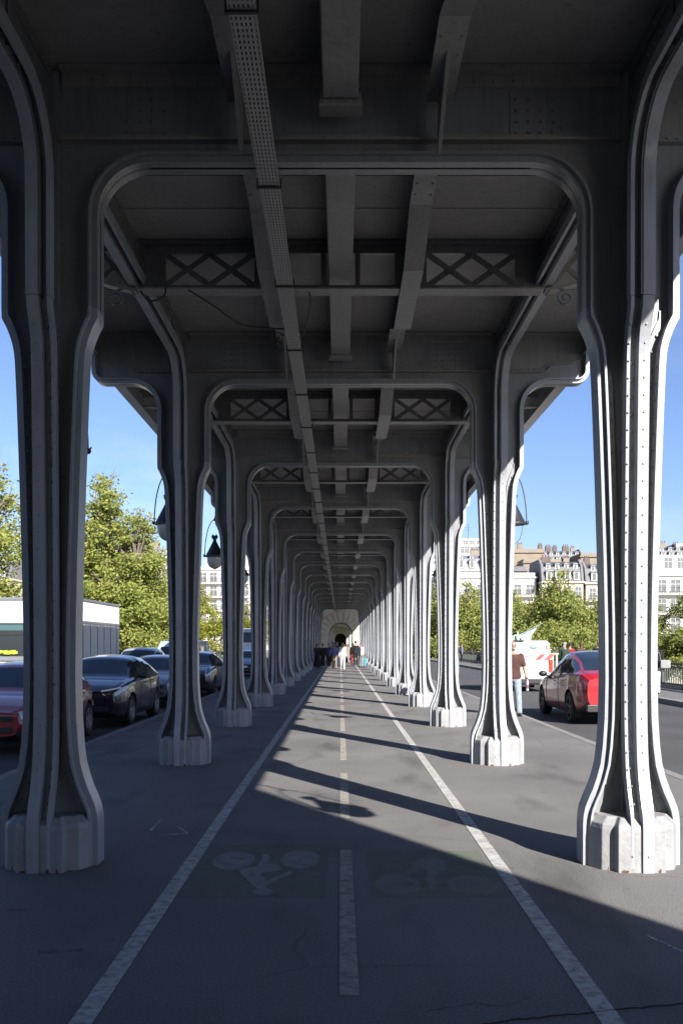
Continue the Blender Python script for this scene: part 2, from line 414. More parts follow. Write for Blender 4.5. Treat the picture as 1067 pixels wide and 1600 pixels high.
# people
M['skin'] = mat('skin_light', (0.27,0.155,0.11), 0.55)
M['skin2'] = mat('skin_tan', (0.20,0.10,0.075), 0.55)
def cloth(n, c): return mat(n, c, 0.9, var=0.18, vscale=14, bump=0.25, bscale=30, spec=0.2)
M['c_brown'] = cloth('brown_cotton', (0.062,0.030,0.026))
M['c_jean'] = cloth('pale_denim', (0.19,0.225,0.265))
M['c_white'] = cloth('white_cotton', (0.40,0.395,0.385))
M['c_black'] = cloth('black_cloth', (0.014,0.014,0.016))
M['c_navy'] = cloth('navy_cloth', (0.03,0.04,0.10))
M['c_purple'] = cloth('lilac_cloth', (0.14,0.135,0.26))
M['c_beige'] = cloth('beige_cloth', (0.21,0.17,0.12))
M['c_grey'] = cloth('grey_cloth', (0.22,0.22,0.22))
M['c_red'] = cloth('red_cloth', (0.20,0.012,0.022))
M['c_blue'] = cloth('light_blue_cloth', (0.12,0.20,0.27))
M['c_green'] = cloth('dark_green_cloth', (0.03,0.05,0.04))
M['h_dark'] = mat('hair_dark', (0.018,0.013,0.010), 0.7)
M['h_brown'] = mat('hair_brown', (0.06,0.03,0.018), 0.7)
M['h_grey'] = mat('hair_grey', (0.20,0.19,0.175), 0.8)
M['eye'] = mat('eye_dark', (0.02,0.015,0.012), 0.3)
M['shoe'] = mat('shoe_leather', (0.05,0.045,0.04), 0.6)
M['shoew'] = mat('shoe_white', (0.6,0.6,0.58), 0.7)
M['cyan'] = mat('cyan_shell', (0.03,0.20,0.26), 0.35)
M['bottle'] = mat('clear_plastic_bottle', (0.30,0.32,0.34), 0.15, spec=0.8)
M['label'] = mat('bottle_label', (0.16,0.07,0.12), 0.5)
M['bronze'] = mat('verdigris_bronze', (0.22,0.29,0.27), 0.7, var=0.2, vscale=1.5)
# ------------------------------------------------------------------ ground
C = 2.175          # column line
S = 6.0           # bay length
Y0 = 1.15         # frame zero
NF = 17           # frames
YEND = 101.0
def sheet(name, x0, x1, y0, y1, z0, z1, m):
    return struct(MB().box(x0, x1, y0, y1, z0, z1).build(name, m))
sheet('walkway', -4.14, 4.14, -30, YEND+130, -0.4, 0.0, M['walk'])
for s in (-1, 1):
    k = MB(); y = -30
    while y < YEND+60:
        a, b = sorted((s*4.145, s*4.30)); k.box(a, b, y, y+0.985, -0.4, 0.004); y += 1.0
    struct(k.build('kerb', M['kerb'], bevel=0.008))
    a, b = sorted((s*4.30, s*9.70)); sheet('road', a, b, -30, YEND+130, -0.4, -0.13, M['road'])
    k = MB(); y = -30
    while y < YEND+60:
        a, b = sorted((s*9.70, s*9.98)); k.box(a, b, y, y+1.485, -0.4, 0.02); y += 1.5
    struct(k.build('kerb', M['kerb'], bevel=0.012))
    a, b = sorted((s*9.985, s*12.9)); sheet('pavement', a, b, -30, YEND+130, -0.4, 0.012, M['walk'])
sheet('bridge_deck', -13.1, 13.1, -30, YEND+130, -2.2, -0.402, M['stone'])

# painted lines
def mark(name, m, mb): return struct(mb.build(name, m, recalc=True))
for cx, w in ((-1.13, 0.10), (1.185, 0.10)):
    mark('lane_line', M['line'], MB().box(cx-w/2, cx+w/2, 2.0, 97, 0.0005, 0.0045))
k = MB()
y = 4.39-9.0
while y < 97:
    if y+3.1 > 1.0: k.box(-0.005, 0.088, y, y+3.12, 0.0005, 0.0045)
    y += 4.52
for i in range(0): pass
mark('lane_dashes', M['dash'], k)
# thin outlines of the dashes and patches of the lanes
mark('green_patch', M['green'], MB().box(-1.06, -0.10, 6.15, 7.75, 0.0003, 0.003))
mark('green_patch', M['green'], MB().box(0.20, 1.10, 6.15, 7.55, 0.0003, 0.003))
def gp(px, py):      # photo point on the walkway -> metres
    return ((px-532)*1.65/(py-1007), 2430/(py-1007))
def disc(mb, c, rx, ry, z0=0.003, z1=0.0065, n=28):
    mb.prism([(c[0]+rx*math.cos(2*PI*i/n), c[1]+ry*math.sin(2*PI*i/n)) for i in range(n)], 'z', z0, z1)
def q8(x, y): return gp(280+x/2.052, 1270+y/2.052)
k = MB()
disc(k, (-0.812, 7.18), 0.157, 0.29); disc(k, (-0.307, 7.23), 0.148, 0.29)
disc(k, (-0.516, 6.28), 0.067, 0.085)
body = [(192,186),(215,180),(250,172),(265,150),(268,135),(285,135),(290,152),(284,164),(318,168),(330,182),(300,188),(268,192),(262,200),(280,222),(330,200),(355,190),(362,196),(320,214),(285,232),(278,240),(258,246),(240,238),(222,220),(205,204)]
k.prism([q8(*p) for p in body], 'z', 0.0025, 0.006)
mark('bicycle_marking', M['sym'], k)
k = MB()
disc(k, (0.392, 6.46), 0.155, 0.27); disc(k, (0.90, 6.44), 0.165, 0.27)
body = [(770,150),(800,140),(835,150),(860,170),(850,185),(825,195),(815,215),(825,245),(800,245),(790,215),(800,190),(775,178),(755,190),(735,200),(725,195),(750,170)]
k.prism([q8(*p) for p in body], 'z', 0.0025, 0.006)
mark('bicycle_marking', M['symfaint'], k)
def stroke(pts, w, m, name, z0=0.0006, z1=0.004, jit=0.0):
    rnd = random.Random(3); pp = []
    for i in range(len(pts)-1):
        n = 8 if jit else 1
        for j in range(n):
            t = j/n; pp.append((lerp(pts[i][0], pts[i+1][0], t)+rnd.uniform(-jit, jit), lerp(pts[i][1], pts[i+1][1], t)+rnd.uniform(-jit, jit)))
    pp.append(pts[-1])
    return mark(name, m, MB().ribbon(pp, -w/2, w/2, z0, z1, 'xy', sm=False))
stroke([gp(253,1281), gp(236,1297)], 0.012, M['chalk'], 'chalk_mark'); stroke([gp(236,1297), gp(246,1298)], 0.01, M['chalk'], 'chalk_mark', 0.001, 0.0045)
stroke([gp(252,1305), gp(295,1302)], 0.012, M['chalk'], 'chalk_mark', 0.0008, 0.0042); stroke([gp(280,1293), gp(294,1301)], 0.012, M['chalk'], 'chalk_mark', 0.0012, 0.005)
stroke([gp(730,1606), gp(800,1594), gp(880,1587), gp(960,1579), gp(1070,1568)], 0.005, M['crack'], 'crack', 0.0004, 0.0052, 0.007)
stroke([gp(670,1580), gp(740,1568), gp(785,1574), gp(830,1557)], 0.006, M['stain'], 'crack', 0.0004, 0.0036, 0.009)
stroke([gp(965,1365), gp(1000,1370), gp(1040,1369), gp(1067,1373)], 0.006, M['stain'], 'crack', 0.0004, 0.0036, 0.006)
for (a, b, w) in (((232,1324),(246,1325),0.03),((62,1488),(130,1484),0.05),((0,1424),(50,1420),0.04),((140,1226),(165,1224),0.03)):
    stroke([gp(*a), gp(*b)], w, M['stain'], 'stain', 0.0004, 0.0032, 0.012)
stroke([gp(1010,1462), gp(1040,1475), gp(1066,1488)], 0.012, M['chalk'], 'chalk_mark', 0.0006, 0.004, 0.004)

# water, banks, hill
struct(MB().box(-3000, 3000, -600, 3000, -11, -9.0).build('river', M['water']))
bank = MB()
bank.prism([(-400,60),(-18,78),(-13.2,104),(13.2,104),(60,104),(400,100),(900,1200),(-900,1200)], 'z', -9.6, -4.5)
struct(bank.build('riverbank', M['earth'], bevel=0))
bank = MB()
bank.prism([(-400,120),(-14,128),(14,128),(400,124),(900,1190),(-900,1190)], 'z', -4.6, -0.45)
struct(bank.build('quay_ground', M['stone']))
hv = []; nx, ny = 40, 16
for j in range(ny+1):
    for i in range(nx+1):
        x = -500 + 1000*i/nx; y = 190 + 50*j
        t = min(1, max(0, (y-190)/220)); side = 0.55+0.45*min(1, max(0, (x+40)/120))
        hv.append((x, y, -0.6 + 17*side*t*t*(3-2*t) + 1.2*math.sin(x*0.03+j)*t))
struct(MB().add(hv, [(j*(nx+1)+i, j*(nx+1)+i+1, (j+1)*(nx+1)+i+1, (j+1)*(nx+1)+i) for j in range(ny) for i in range(nx)], 0, True).build('hill', M['earth']))

# ------------------------------------------------------------------ viaduct columns
PROF = [(0,.362),(.30,.362),(.37,.357),(.43,.345),(.50,.318),(.57,.287),(.66,.256),(.76,.230),(.9,.213),(1.1,.200),(1.4,.194),(1.8,.197),(2.3,.208),(2.84,.224),(3.2,.236),(3.45,.245),(3.64,.253),(3.76,.259),(3.84,.266),(3.91,.281),(3.97,.300),(4.03,.325),(4.09,.357),(4.17,.360)]
def hw(z):
    for (a, p), (b, q) in zip(PROF, PROF[1:]):
        if z <= b: return lerp(p, q, (z-a)/(b-a))
    return PROF[-1][1]
def front_ribbons(mb, path, s, plane, sgn, proud=0.0):
    """strip, groove and ridge of the moulded flange; sgn +1/-1 = side of the path the web is on; s = outward side"""
    def rb(n0, n1, a, b):
        a, b = sorted((s*a, s*b))
        mb.ribbon(path, sgn*n0, sgn*n1, a, b, plane)
    rb(-proud, 0.10, 0.003, 0.085+proud)
    rb(0.085, 0.105, -0.055, 0.004)
    rb(0.018-proud, 0.107, -0.078-proud, -0.055)
def make_column(s):
    root = empty('steel_column')
    zs = [z for z, _ in PROF]
    # base block
    q = [(0,-.342),(.170,-.342),(.177,-.272),(.262,-.246),(.324,-.118),(.324,0)]
    ring = q + [(x, -y) for x, y in q[::-1][1:]]
    ring = ring + [(-x, y) for x, y in ring[::-1][1:-1]]
    n = len(ring); vs = []
    for z, k in ((-0.03, 1.012), (0.05, 1.004), (0.30, 1.0), (0.335, 0.985), (0.385, 0.80)):
        vs += [(x*k, y*k, z) for x, y in ring]
    b = MB().add(vs, [(j*n+i, j*n+(i+1) % n, (j+1)*n+(i+1) % n, (j+1)*n+i) for j in range(4) for i in range(n)] + [tuple(range(4*n, 5*n))])
    b.build('base_block', M['base'], root, bevel=0.006)
    rs = MB()
    for (x, y, w, h) in ((.06,-.3455,.022,.03),(-.12,-.3455,.035,.018),(.13,-.3455,.012,.03),(-.21,-.260,.022,.05)):
        pts = [(x+w*math.cos(t)*random.uniform(.5,1), max(0.0, .006+h*math.sin(t)*random.uniform(.4,1))) for t in [2*PI*i/9 for i in range(9)]]
        rs.prism(pts, 'y', y-0.002, y+0.004)
    rs.build('rust_patch', M['rust'], root)
    # webs
    w = MB()
    zz = [z for z in zs if z >= .3]
    w.prism([(-(hw(z)-.055), z) for z in zz] + [((hw(z)-.055), z) for z in zz[::-1]], 'y', -.014, .014)
    w.prism([(-(hw(z)-.09), z) for z in zz] + [((hw(z)-.09), z) for z in zz[::-1]], 'x', -.015, .015)
    w.box(-.055, .055, -.055, .055, .3, 4.168)
    for sg in (-1, 1):
        w.ribbon([(sg*(hw(z)-.06), z) for z in zz], 0, sg*.07, -.030, .030, 'xz')
    zr = [.48 + .125*i for i in range(29)]
    for z in zr:
        for sg in (-1, 1):
            for yy in (-1, 1):
                w.rivet((sg*(hw(z)-.095), yy*.030, z), (0, yy, 0), .015, .017)
                w.rivet((sg*(hw(z)-.06), yy*.085, z), (-sg, 0, 0), .013, .014)
                w.rivet((sg*.055, yy*.035, z), (sg, 0, 0), .013, .013)
                w.rivet((sg*.038, yy*.055, z+.06), (0, yy, 0), .010, .009)
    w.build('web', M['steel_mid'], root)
    for sg in (-1, 1):
        f = MB(); p = [(sg*hw(z), z) for z in zs]
        f.ribbon(p, 0, sg*.045, -.095, .095, 'xz')
        f.ribbon(p, sg*.045, sg*.062, -.135, .135, 'xz')
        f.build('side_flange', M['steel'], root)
    for sg in (-1, 1):
        f = MB(); p = [(sg*hw(z), z) for z in zs]
        front_ribbons(f, p, s, 'yz', sg)
        for z in [.12] + zr:
            f.rivet((s*.045, sg*hw(z), z), (0, sg, 0), .009, .008)
            f.rivet((-s*.066, sg*(hw(z)-.018), z), (0, sg, 0), .010, .011); f.rivet((-s*.025, sg*(hw(z)-.085), z), (0, sg, 0), .013, .016)
        f.build('front_flange', M['steel'], root)
    return root
col_proto = {s: make_column(s) for s in (-1, 1)}
for s in (-1, 1):
    side = 'right' if s > 0 else 'left'
    for i in range(NF):
        o = col_proto[s] if i == 0 else copy_tree(col_proto[s])
        o.location = (s*C, Y0+S*i, 0)
        look = 'rivetted steel column in blue shade' if s < 0 else 'rivetted steel column with sunlit front'
        if i == 0: lab = f'{look}, beside the camera in the {side} row'
        elif i == 1: lab = f'largest {look}, nearest in view in the {side} row'
        else: lab = f'{look}, {ordn(i)} in view from the camera in the {side} row'
        tag(o, lab, 'column', 'steel columns of the viaduct')

# ------------------------------------------------------------------ portal frames
def make_frame():
    root = empty('portal_frame')
    halfarch = arc(C-.360-.38, 4.88, .38, 0, 90, 9)
    outer = arc(C+1.09, 5.45, .18, 0, -90, 7) + arc(C+.360+.36, 4.91, .36, 90, 180, 8)
    w = MB()
    for s in (-1, 1):
        poly = [(0,5.978),(C+1.27,5.978),(C+1.27,5.72)] + outer + [(C+.360,4.172),(C-.360,4.172)] + halfarch + [(0,5.26)]
        w.prism([(s*x, z) for x, z in poly], 'y', -.012, .012)
        # cross stiffener core and vertical angles
        a, b = sorted((s*(C-.055), s*(C+.055)))
        w.box(a, b, -.055, .055, 4.172, 5.97)
        for yy in (-1, 1):
            for k in range(13):
                w.rivet((s*(C-.08), yy*.013, 4.3+.13*k), (0, yy, 0)); w.rivet((s*(C-.038), yy*.055, 4.24+.13*k), (0, yy, 0))
        # gusset with rivets
        a, b = sorted((s*1.28, s*1.66)); w.box(a, b, -.019, .019, 5.465, 5.83)
        for ix in range(4):
            for iz in range(4):
                for yy in (-1, 1): w.rivet((s*(1.33+.093*ix), yy*.019, 5.52+.085*iz), (0, yy, 0), .018, .017)
        tr = [(C+.10,5.44),(C+.60,5.44),(C+.68,5.455),(C+.74,5.52),(C+.85,5.555),(C+1.02,5.565),(C+1.14,5.60),(C+1.22,5.70)]
        w.ribbon([(s*x, z) for x, z in tr], 0, s*.055, -.032, .032, 'xz'); w.ribbon([(s*x, z) for x, z in tr], -s*.012, 0, -.075, .075, 'xz')
        for k in range(7):
            for yy in (-1, 1): w.rivet((s*(C+.14+.075*k), yy*.032, 5.468), (0, yy, 0), .014, .014)
        for (x, z) in ((C+.80,5.565),(C+.92,5.587),(C+1.03,5.592)):
            for yy in (-1, 1): w.rivet((s*x, yy*.032, z), (0, yy, 0), .014, .014)
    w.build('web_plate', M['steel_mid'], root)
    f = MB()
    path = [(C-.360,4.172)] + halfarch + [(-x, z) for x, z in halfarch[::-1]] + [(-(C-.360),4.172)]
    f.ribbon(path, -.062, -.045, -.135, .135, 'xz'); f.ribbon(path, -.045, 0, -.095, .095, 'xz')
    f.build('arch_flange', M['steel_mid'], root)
    for s in (-1, 1):
        f = MB()
        p = [(s*x, z) for x, z in [(C+1.272,5.72)] + outer + [(C+.360,4.172)]]
        f.ribbon(p, -s*.045, 0, -.095, .095, 'xz'); f.ribbon(p, -s*.062, -s*.045, -.135, .135, 'xz')
        f.build('bracket_flange', M['steel'], root)
    t = MB()
    t.box(-(C-.07), C-.07, -.085, .085, 5.437, 5.458); t.box(-(C-.07), C-.07, -.028, .028, 5.458, 5.51)
    t.box(-(C-.08), C-.08, -.135, .135, 5.945, 5.974); t.box(-(C-.08), C-.08, -.04, .04, 5.86, 5.945)
    for s in (-1, 1):
        a, b = sorted((s*(C+.08), s*(C+1.2))); t.box(a, b, -.10, .10, 5.945, 5.974); t.box(a, b, -.03, .03, 5.875, 5.945)
        for k in range(9):
            for yy in (-1, 1): t.rivet((s*(C+.16+.12*k), yy*.03, 5.91), (0, yy, 0), .014, .013)
    for k in range(-13, 14):
        if abs(k) > 2:
            for yy in (-1, 1): t.rivet((.145*k, yy*.04, 5.90), (0, yy, 0), .015, .013); t.rivet((.145*k, yy*.028, 5.485), (0, yy, 0), .012, .011)
    t.build('top_chord', M['beam'], root)
    return root
fr = make_frame()
for i in range(NF):
    o = fr if i == 0 else copy_tree(fr)
    o.location = (0, Y0+S*i, 0)
    lab = 'rounded steel portal frame with side brackets, overhead behind the top edge of view' if i == 0 else ('rounded steel portal frame across the walkway, darkest and nearest to the camera' if i == 1 else f'rounded steel portal frame joining the {ordn(i)} pair of columns from the camera')
    tag(o, lab, 'portal frame', 'portal frames of the viaduct')

# ------------------------------------------------------------------ longitudinal girders
def make_girder(s):
    root = empty('long_girder')
    p = [(.360,4.172),(.366,5.05)] + arc(.816, 5.05, .45, 180, 90, 8) + arc(5.184, 5.05, .45, 90, 0, 8) + [(5.640,4.172)]
    f = MB(); front_ribbons(f, p, s, 'yz', 1, 0.006)
    f.build('moulded_flange', M['steel'], root)
    w = MB()
    poly = [(.057,4.174),(.36,4.174),(.36,5.05)] + arc(.822, 5.05, .46, 180, 90, 8) + arc(5.178, 5.05, .46, 90, 0, 8) + [(5.64,4.174),(5.943,4.174),(5.943,5.976),(.057,5.976)]
    w.prism(poly, 'x', -.012, .012)
    for xx in (-1, 1):
        a, b = sorted((xx*.012, xx*.03)); w.box(a, b, .15, 5.85, 5.86, 5.94)
        a, b = sorted((xx*.012, xx*.026))
        for yb in (.95, 4.95): w.box(a, b, yb, yb+.09, 5.53, 5.86)
        for k in range(38): w.rivet((xx*.03, .2+.15*k, 5.90), (xx, 0, 0), .014, .012)
        for yb in (.35, 5.05):
            for a in range(5):
                for c in range(4): w.rivet((xx*.012, yb+.13*a+.03*(c % 2), 5.55+.08*c), (xx, 0, 0), .014, .012)
        for yb in (.995, 4.995):
            for k in range(4): w.rivet((xx*.026, yb, 5.57+.075*k), (xx, 0, 0), .012, .012)
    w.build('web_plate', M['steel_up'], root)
    return root
gp_ = {s: make_girder(s) for s in (-1, 1)}
for s in (-1, 1):
    side = 'right' if s > 0 else 'left'
    for i in range(NF-1):
        o = gp_[s] if i == 0 else copy_tree(gp_[s])
        o.location = (s*C, Y0+S*i, 0)
        lab = f'moulded steel girder curving from the near {side} column up out of view' if i == 0 else f'moulded steel girder linking the {ordn(i)} and {ordn(i+1)} columns of the {side} row'
        tag(o, lab, 'girder', 'long girders over the column rows')

# ------------------------------------------------------------------ lattice beams at mid bay
def make_lattice():
    root = empty('lattice_beam')
    xe = C-.016
    f = MB(); f.box(-xe, xe, -.10, .10, 5.442, 5.458)
    f.build('bottom_flange', M['beam'], root)
    w = MB()
    w.box(-xe, xe, -.03, .03, 5.460, 5.51); w.box(-xe, xe, -.03, .03, 5.85, 5.94); w.box(-xe, xe, -.09, .09, 5.942, 5.972)
    for s in (-1, 1):
        for x0, x1 in ((.585,.925),(1.875,xe)):
            a, b = sorted((s*x0, s*x1)); w.box(a, b, -.012, .012, 5.51, 5.85)
        a, b = sorted((s*.157, s*.21)); w.box(a, b, -.012, .012, 5.51, 5.85)
        for x in (.30, .45, .98, 1.1, 1.55, 1.65, 1.8, 1.95):
            for yy in (-1, 1): w.rivet((s*x, yy*.03, 5.90), (0, yy, 0), .014, .012)
        for k in range(4):
            for yy in (-1, 1): w.rivet((s*1.95, yy*.012, 5.54+.09*k), (0, yy, 0), .014, .012)
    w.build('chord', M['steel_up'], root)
    for s in (-1, 1):
        d = MB()
        for x0 in (.93, 1.40):
            for (p, q, yy) in (((x0,5.512),(x0+.47,5.848),.016),((x0+.47,5.512),(x0,5.848),-.016)):
                d.obox((s*p[0], yy, p[1]), (s*q[0], yy, q[1]), .012, .062, up=(0,0,1))
            d.rivet((s*(x0+.235), -.023, 5.68), (0,-1,0), .016, .012)
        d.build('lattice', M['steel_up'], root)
    for s in (-1, 1):
        b = MB()
        bot = [(C+.016,5.44),(C+.10,5.45),(C+.3,5.50),(C+.55,5.58),(C+.8,5.66),(C+1.0,5.70),(C+1.21,5.71)]
        b.ribbon([(s*x, z) for x, z in bot], 0, s*.03, -.055, .055, 'xz')
        b.box(*sorted((s*(C+.016), s*(C+1.21))), -.03, .03, 5.88, 5.96)
        for (p, q) in (((C+.05,5.47),(C+.42,5.90)),((C+.42,5.56),(C+.05,5.90)),((C+.42,5.57),(C+.85,5.90)),((C+.82,5.68),(C+.45,5.9))):
            b.obox((s*p[0],0,p[1]), (s*q[0],0,q[1]), .02, .05)
        pts = []                     # scroll below the bracket
        for k in range(26):
            t = k/25; a = R(100)+t*R(560); r = .075*(1-t)+.015
            pts.append((s*(C+.24+r*math.cos(a)*1.0), -.02, 5.37+r*math.sin(a)))
        o_ = b.build('outer_bracket', M['beam'], root)
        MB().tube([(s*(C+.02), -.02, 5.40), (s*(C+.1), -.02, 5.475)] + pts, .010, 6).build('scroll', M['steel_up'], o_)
    return root
la = make_lattice()
for i in range(NF-1):
    o = la if i == 0 else copy_tree(la)
    o.location = (0, Y0+S*i+3, 0)
    lab = 'dark steel lattice beam overhead, above the top edge of view' if i == 0 else ('dark steel lattice beam with X bracing, nearest and largest under the deck' if i == 1 else f'steel lattice beam with X bracing between the {ordn(i)} and {ordn(i+1)} portal frames')
    tag(o, lab, 'lattice beam', 'lattice beams under the deck')

# ------------------------------------------------------------------ central box beam, stringers, tray, deck
def make_boxbeam():
    root = empty('box_beam')
    b = MB().box(-.128, .128, .14, 5.86, 5.60, 5.972); b.build('trough', M['beam'], root, bevel=0.012)
    for y in (.16, 5.66):
        c = MB().box(-.158, .158, y, y+.17, 5.55, 5.597)
        for k in range(5):
            c.rivet((-.12+.06*k, y, 5.572), (0,-1,0), .012, .012); c.rivet((-.12+.06*k, y+.17, 5.572), (0,1,0), .012, .012)
        c.box(-.148, .148, y+.02, y+.15, 5.597, 5.66)
        c.build('end_cap', M['beam'], root, bevel=0.01)
    return root
bb = make_boxbeam()
for i in range(NF-1):
    o = bb if i == 0 else copy_tree(bb)
    o.location = (0, Y0+S*i, 0)
    tag(o, ('plain box beam with bolted end cap at the top edge, ending before the nearest portal frame' if i == 0 else f'plain box beam down the middle between the {ordn(i)} and {ordn(i+1)} portal frames'), 'beam', 'central box beams under the deck')
def make_stringer():
    root = empty('stringer')
    p = [(.14,5.70),(1.5,5.70),(2.35,5.428),(4.1,5.428),(4.9,5.70),(5.86,5.70)]
    f = MB(); f.ribbon(p, -.016, 0, -.10, .10, 'yz', sm=False)
    for y in (.3,.5,.7,.9,1.1,1.3,5.1,5.3,5.5,5.7):
        for x in (-.07,.07): f.rivet((x, y, 5.684), (0,0,-1), .012, .010)
    f.build('bottom_flange', M['beam'], root)
    w = MB(); w.prism(p + [(5.86,5.972),(.14,5.972)], 'x', -.010, .010)
    for q_ in ([(.14,5.683),(.75,5.683),(.14,5.30)],[(5.86,5.683),(5.86,5.30),(5.25,5.683)]): w.prism(q_, 'x', -.014, .014)
    for xx in (-1, 1):
        a, b = sorted((xx*.010, xx*.075)); w.box(a, b, .14, 2.85, 5.955, 5.973); w.box(a, b, 3.15, 5.86, 5.955, 5.973)
        for k in range(10): w.rivet((xx*.01, .3+.14*k, 5.74), (xx,0,0), .016, .016)
    w.build('web_plate', M['beam'], root)
    return root
st = make_stringer()
for s in (-1, 1):
    side = 'right' if s > 0 else 'left'
    for i in range(NF-1):
        o = st if (i == 0 and s == -1) else copy_tree(st)
        o.location = (s*.735, Y0+S*i, 0)
        where = 'beside the cable tray' if s < 0 else 'right of the central box beams'
        lab = f'haunched steel stringer {where}, cut by the top edge of view' if i == 0 else f'haunched steel stringer {where}, between {ordn(i)} and {ordn(i+1)} portal frames'
        tag(o, lab, 'stringer', 'steel stringers under the deck')
# perforated tray
tm = mat('perforated_tray_metal', (0.34,0.335,0.33), 0.45, metal=0.25); nt = tm.node_tree
out = nt.nodes['Material Output']; pb = nt.nodes['Principled BSDF']
tcn = nt.nodes.new('ShaderNodeTexCoord'); sep = nt.nodes.new('ShaderNodeSeparateXYZ'); nt.links.new(tcn.outputs['Object'], sep.inputs[0])
def mth(op, a, b=None, c=None):
    n = nt.nodes.new('ShaderNodeMath'); n.operation = op
    for i, v in enumerate((a, b, c)):
        if v is None: continue
        if isinstance(v, (int, float)): n.inputs[i].default_value = v
        else: nt.links.new(v, n.inputs[i])
    return n.outputs[0]
def cell(o, per, w):
    return mth('LESS_THAN', mth('ABSOLUTE', mth('SUBTRACT', mth('FRACT', mth('MULTIPLY', o, 1.0/per)), 0.5)), w)
hole = mth('MULTIPLY', cell(sep.outputs[0], 0.026, 0.17), cell(sep.outputs[1], 0.052, 0.30))
hole = mth('MULTIPLY', hole, mth('LESS_THAN', sep.outputs[2], 0.006))
trn = nt.nodes.new('ShaderNodeBsdfTransparent'); mxs = nt.nodes.new('ShaderNodeMixShader')
nt.links.new(hole, mxs.inputs[0]); nt.links.new(pb.outputs[0], mxs.inputs[1]); nt.links.new(trn.outputs[0], mxs.inputs[2]); nt.links.new(mxs.outputs[0], out.inputs['Surface'])
root = empty('cable_tray', (-.545, 0, 5.155))
tag(root, 'long perforated metal cable tray running under the portal frames into the distance', 'cable tray')
t = MB(); t.box(-.074, .074, -1, 100, 0, .003); t.box(-.076, -.074, -1, 100, 0, .045); t.box(.074, .076, -1, 100, 0, .045)
t.build('tray', tm, root)
t = MB()
for x, r in ((-.045,.016),(-.012,.012),(.02,.017),(.05,.012)): t.tube([(x+.008*math.sin(j*1.7), -1+2.02*j, .006+r) for j in range(51)], r, 6)
t.build('cable', M['cable'], root)
for i in range(50):
    y = 1.2+2.0*i
    b = MB(); b.box(-.094, .094, y, y+.022, -.016, -.003); b.box(-.094, -.084, y, y+.022, -.003, .06); b.box(.084, .094, y, y+.022, -.003, .06)
    b.build('tray_clip', M['dark'], root)
# loose black cables near the first lattice beam
def loose(pts, label, r=.009):
    v = [Vector(p) for p in pts]; pp = []
    for i in range(len(v)-1):
        a = v[max(i-1,0)]; b = v[i]; c = v[i+1]; d = v[min(i+2,len(v)-1)]
        for j in range(8):
            t = j/8
            pp.append(0.5*((2*b)+(c-a)*t+(2*a-5*b+4*c-d)*t*t+(3*b-a-3*c+d)*t**3))
    pp.append(v[-1])
    tag(MB().tube(pp, r, 5).build('hanging_cable', M['cable']), label, 'cable')
loose([(-1.62,10.05,5.43),(-1.35,10.2,5.30),(-1.12,10.6,5.25),(-.85,10.9,5.31),(-.60,11.0,5.33)], 'thin black cable sagging from the nearest lattice beam towards the cable tray')
loose([(-2.12,10.0,5.40),(-2.02,10.02,5.30),(-1.88,10.04,5.36),(-1.86,10.05,5.46)], 'short black cable looped round the left girder below the lattice beam')
loose([(-.52,11.1,5.16),(-.40,10.7,5.25),(-.33,10.25,5.38),(-.34,10.14,5.46)], 'short black cable rising from the tray to the lattice beam flange')
rnd = random.Random(5)
loose([(-.72+rnd.uniform(-.06,.06), 11.05+rnd.uniform(-.1,.1), 5.24+rnd.uniform(-.07,.07)) for _ in range(9)], 'tangle of spare black cable hanging left of the cable tray', .007)

root = empty('viaduct_deck', (0, 0, 0))
tag(root, 'dark steel viaduct deck roofing the whole colonnade', 'viaduct deck')
MB().box(-3.43, 3.43, -1.9, 100, 5.98, 6.16).build('deck_plate', M['deck'], root)
sm_ = MB()
for i in range(NF):
    for dy in (1.55, 2.2, 4.35):
        y = Y0+S*i+dy
        if y < 99: sm_.box(-3.35, 3.35, y, y+.10 if dy != 2.2 else y+.012, 5.974, 5.9795)
sm_.build('plate_joint', M['deck'], root)
for s in (-1, 1):
    e = MB(); e.box(*sorted((s*3.43, s*3.47)), -1.9, 100, 5.70, 6.75); e.box(*sorted((s*3.36, s*3.52)), -1.9, 100, 5.675, 5.70)
    e.box(*sorted((s*3.36, s*3.54)), -1.9, 100, 6.75, 6.79)
    for i in range(66):
        e.box(*sorted((s*3.47, s*3.49)), -1.5+1.5*i, -1.42+1.5*i, 5.70, 6.75)
    e.build('edge_girder', M['steel'], root)
MB().box(-3.3, 3.3, -1.9, 100, 6.16, 6.5).build('ballast', M['stone2'], root)

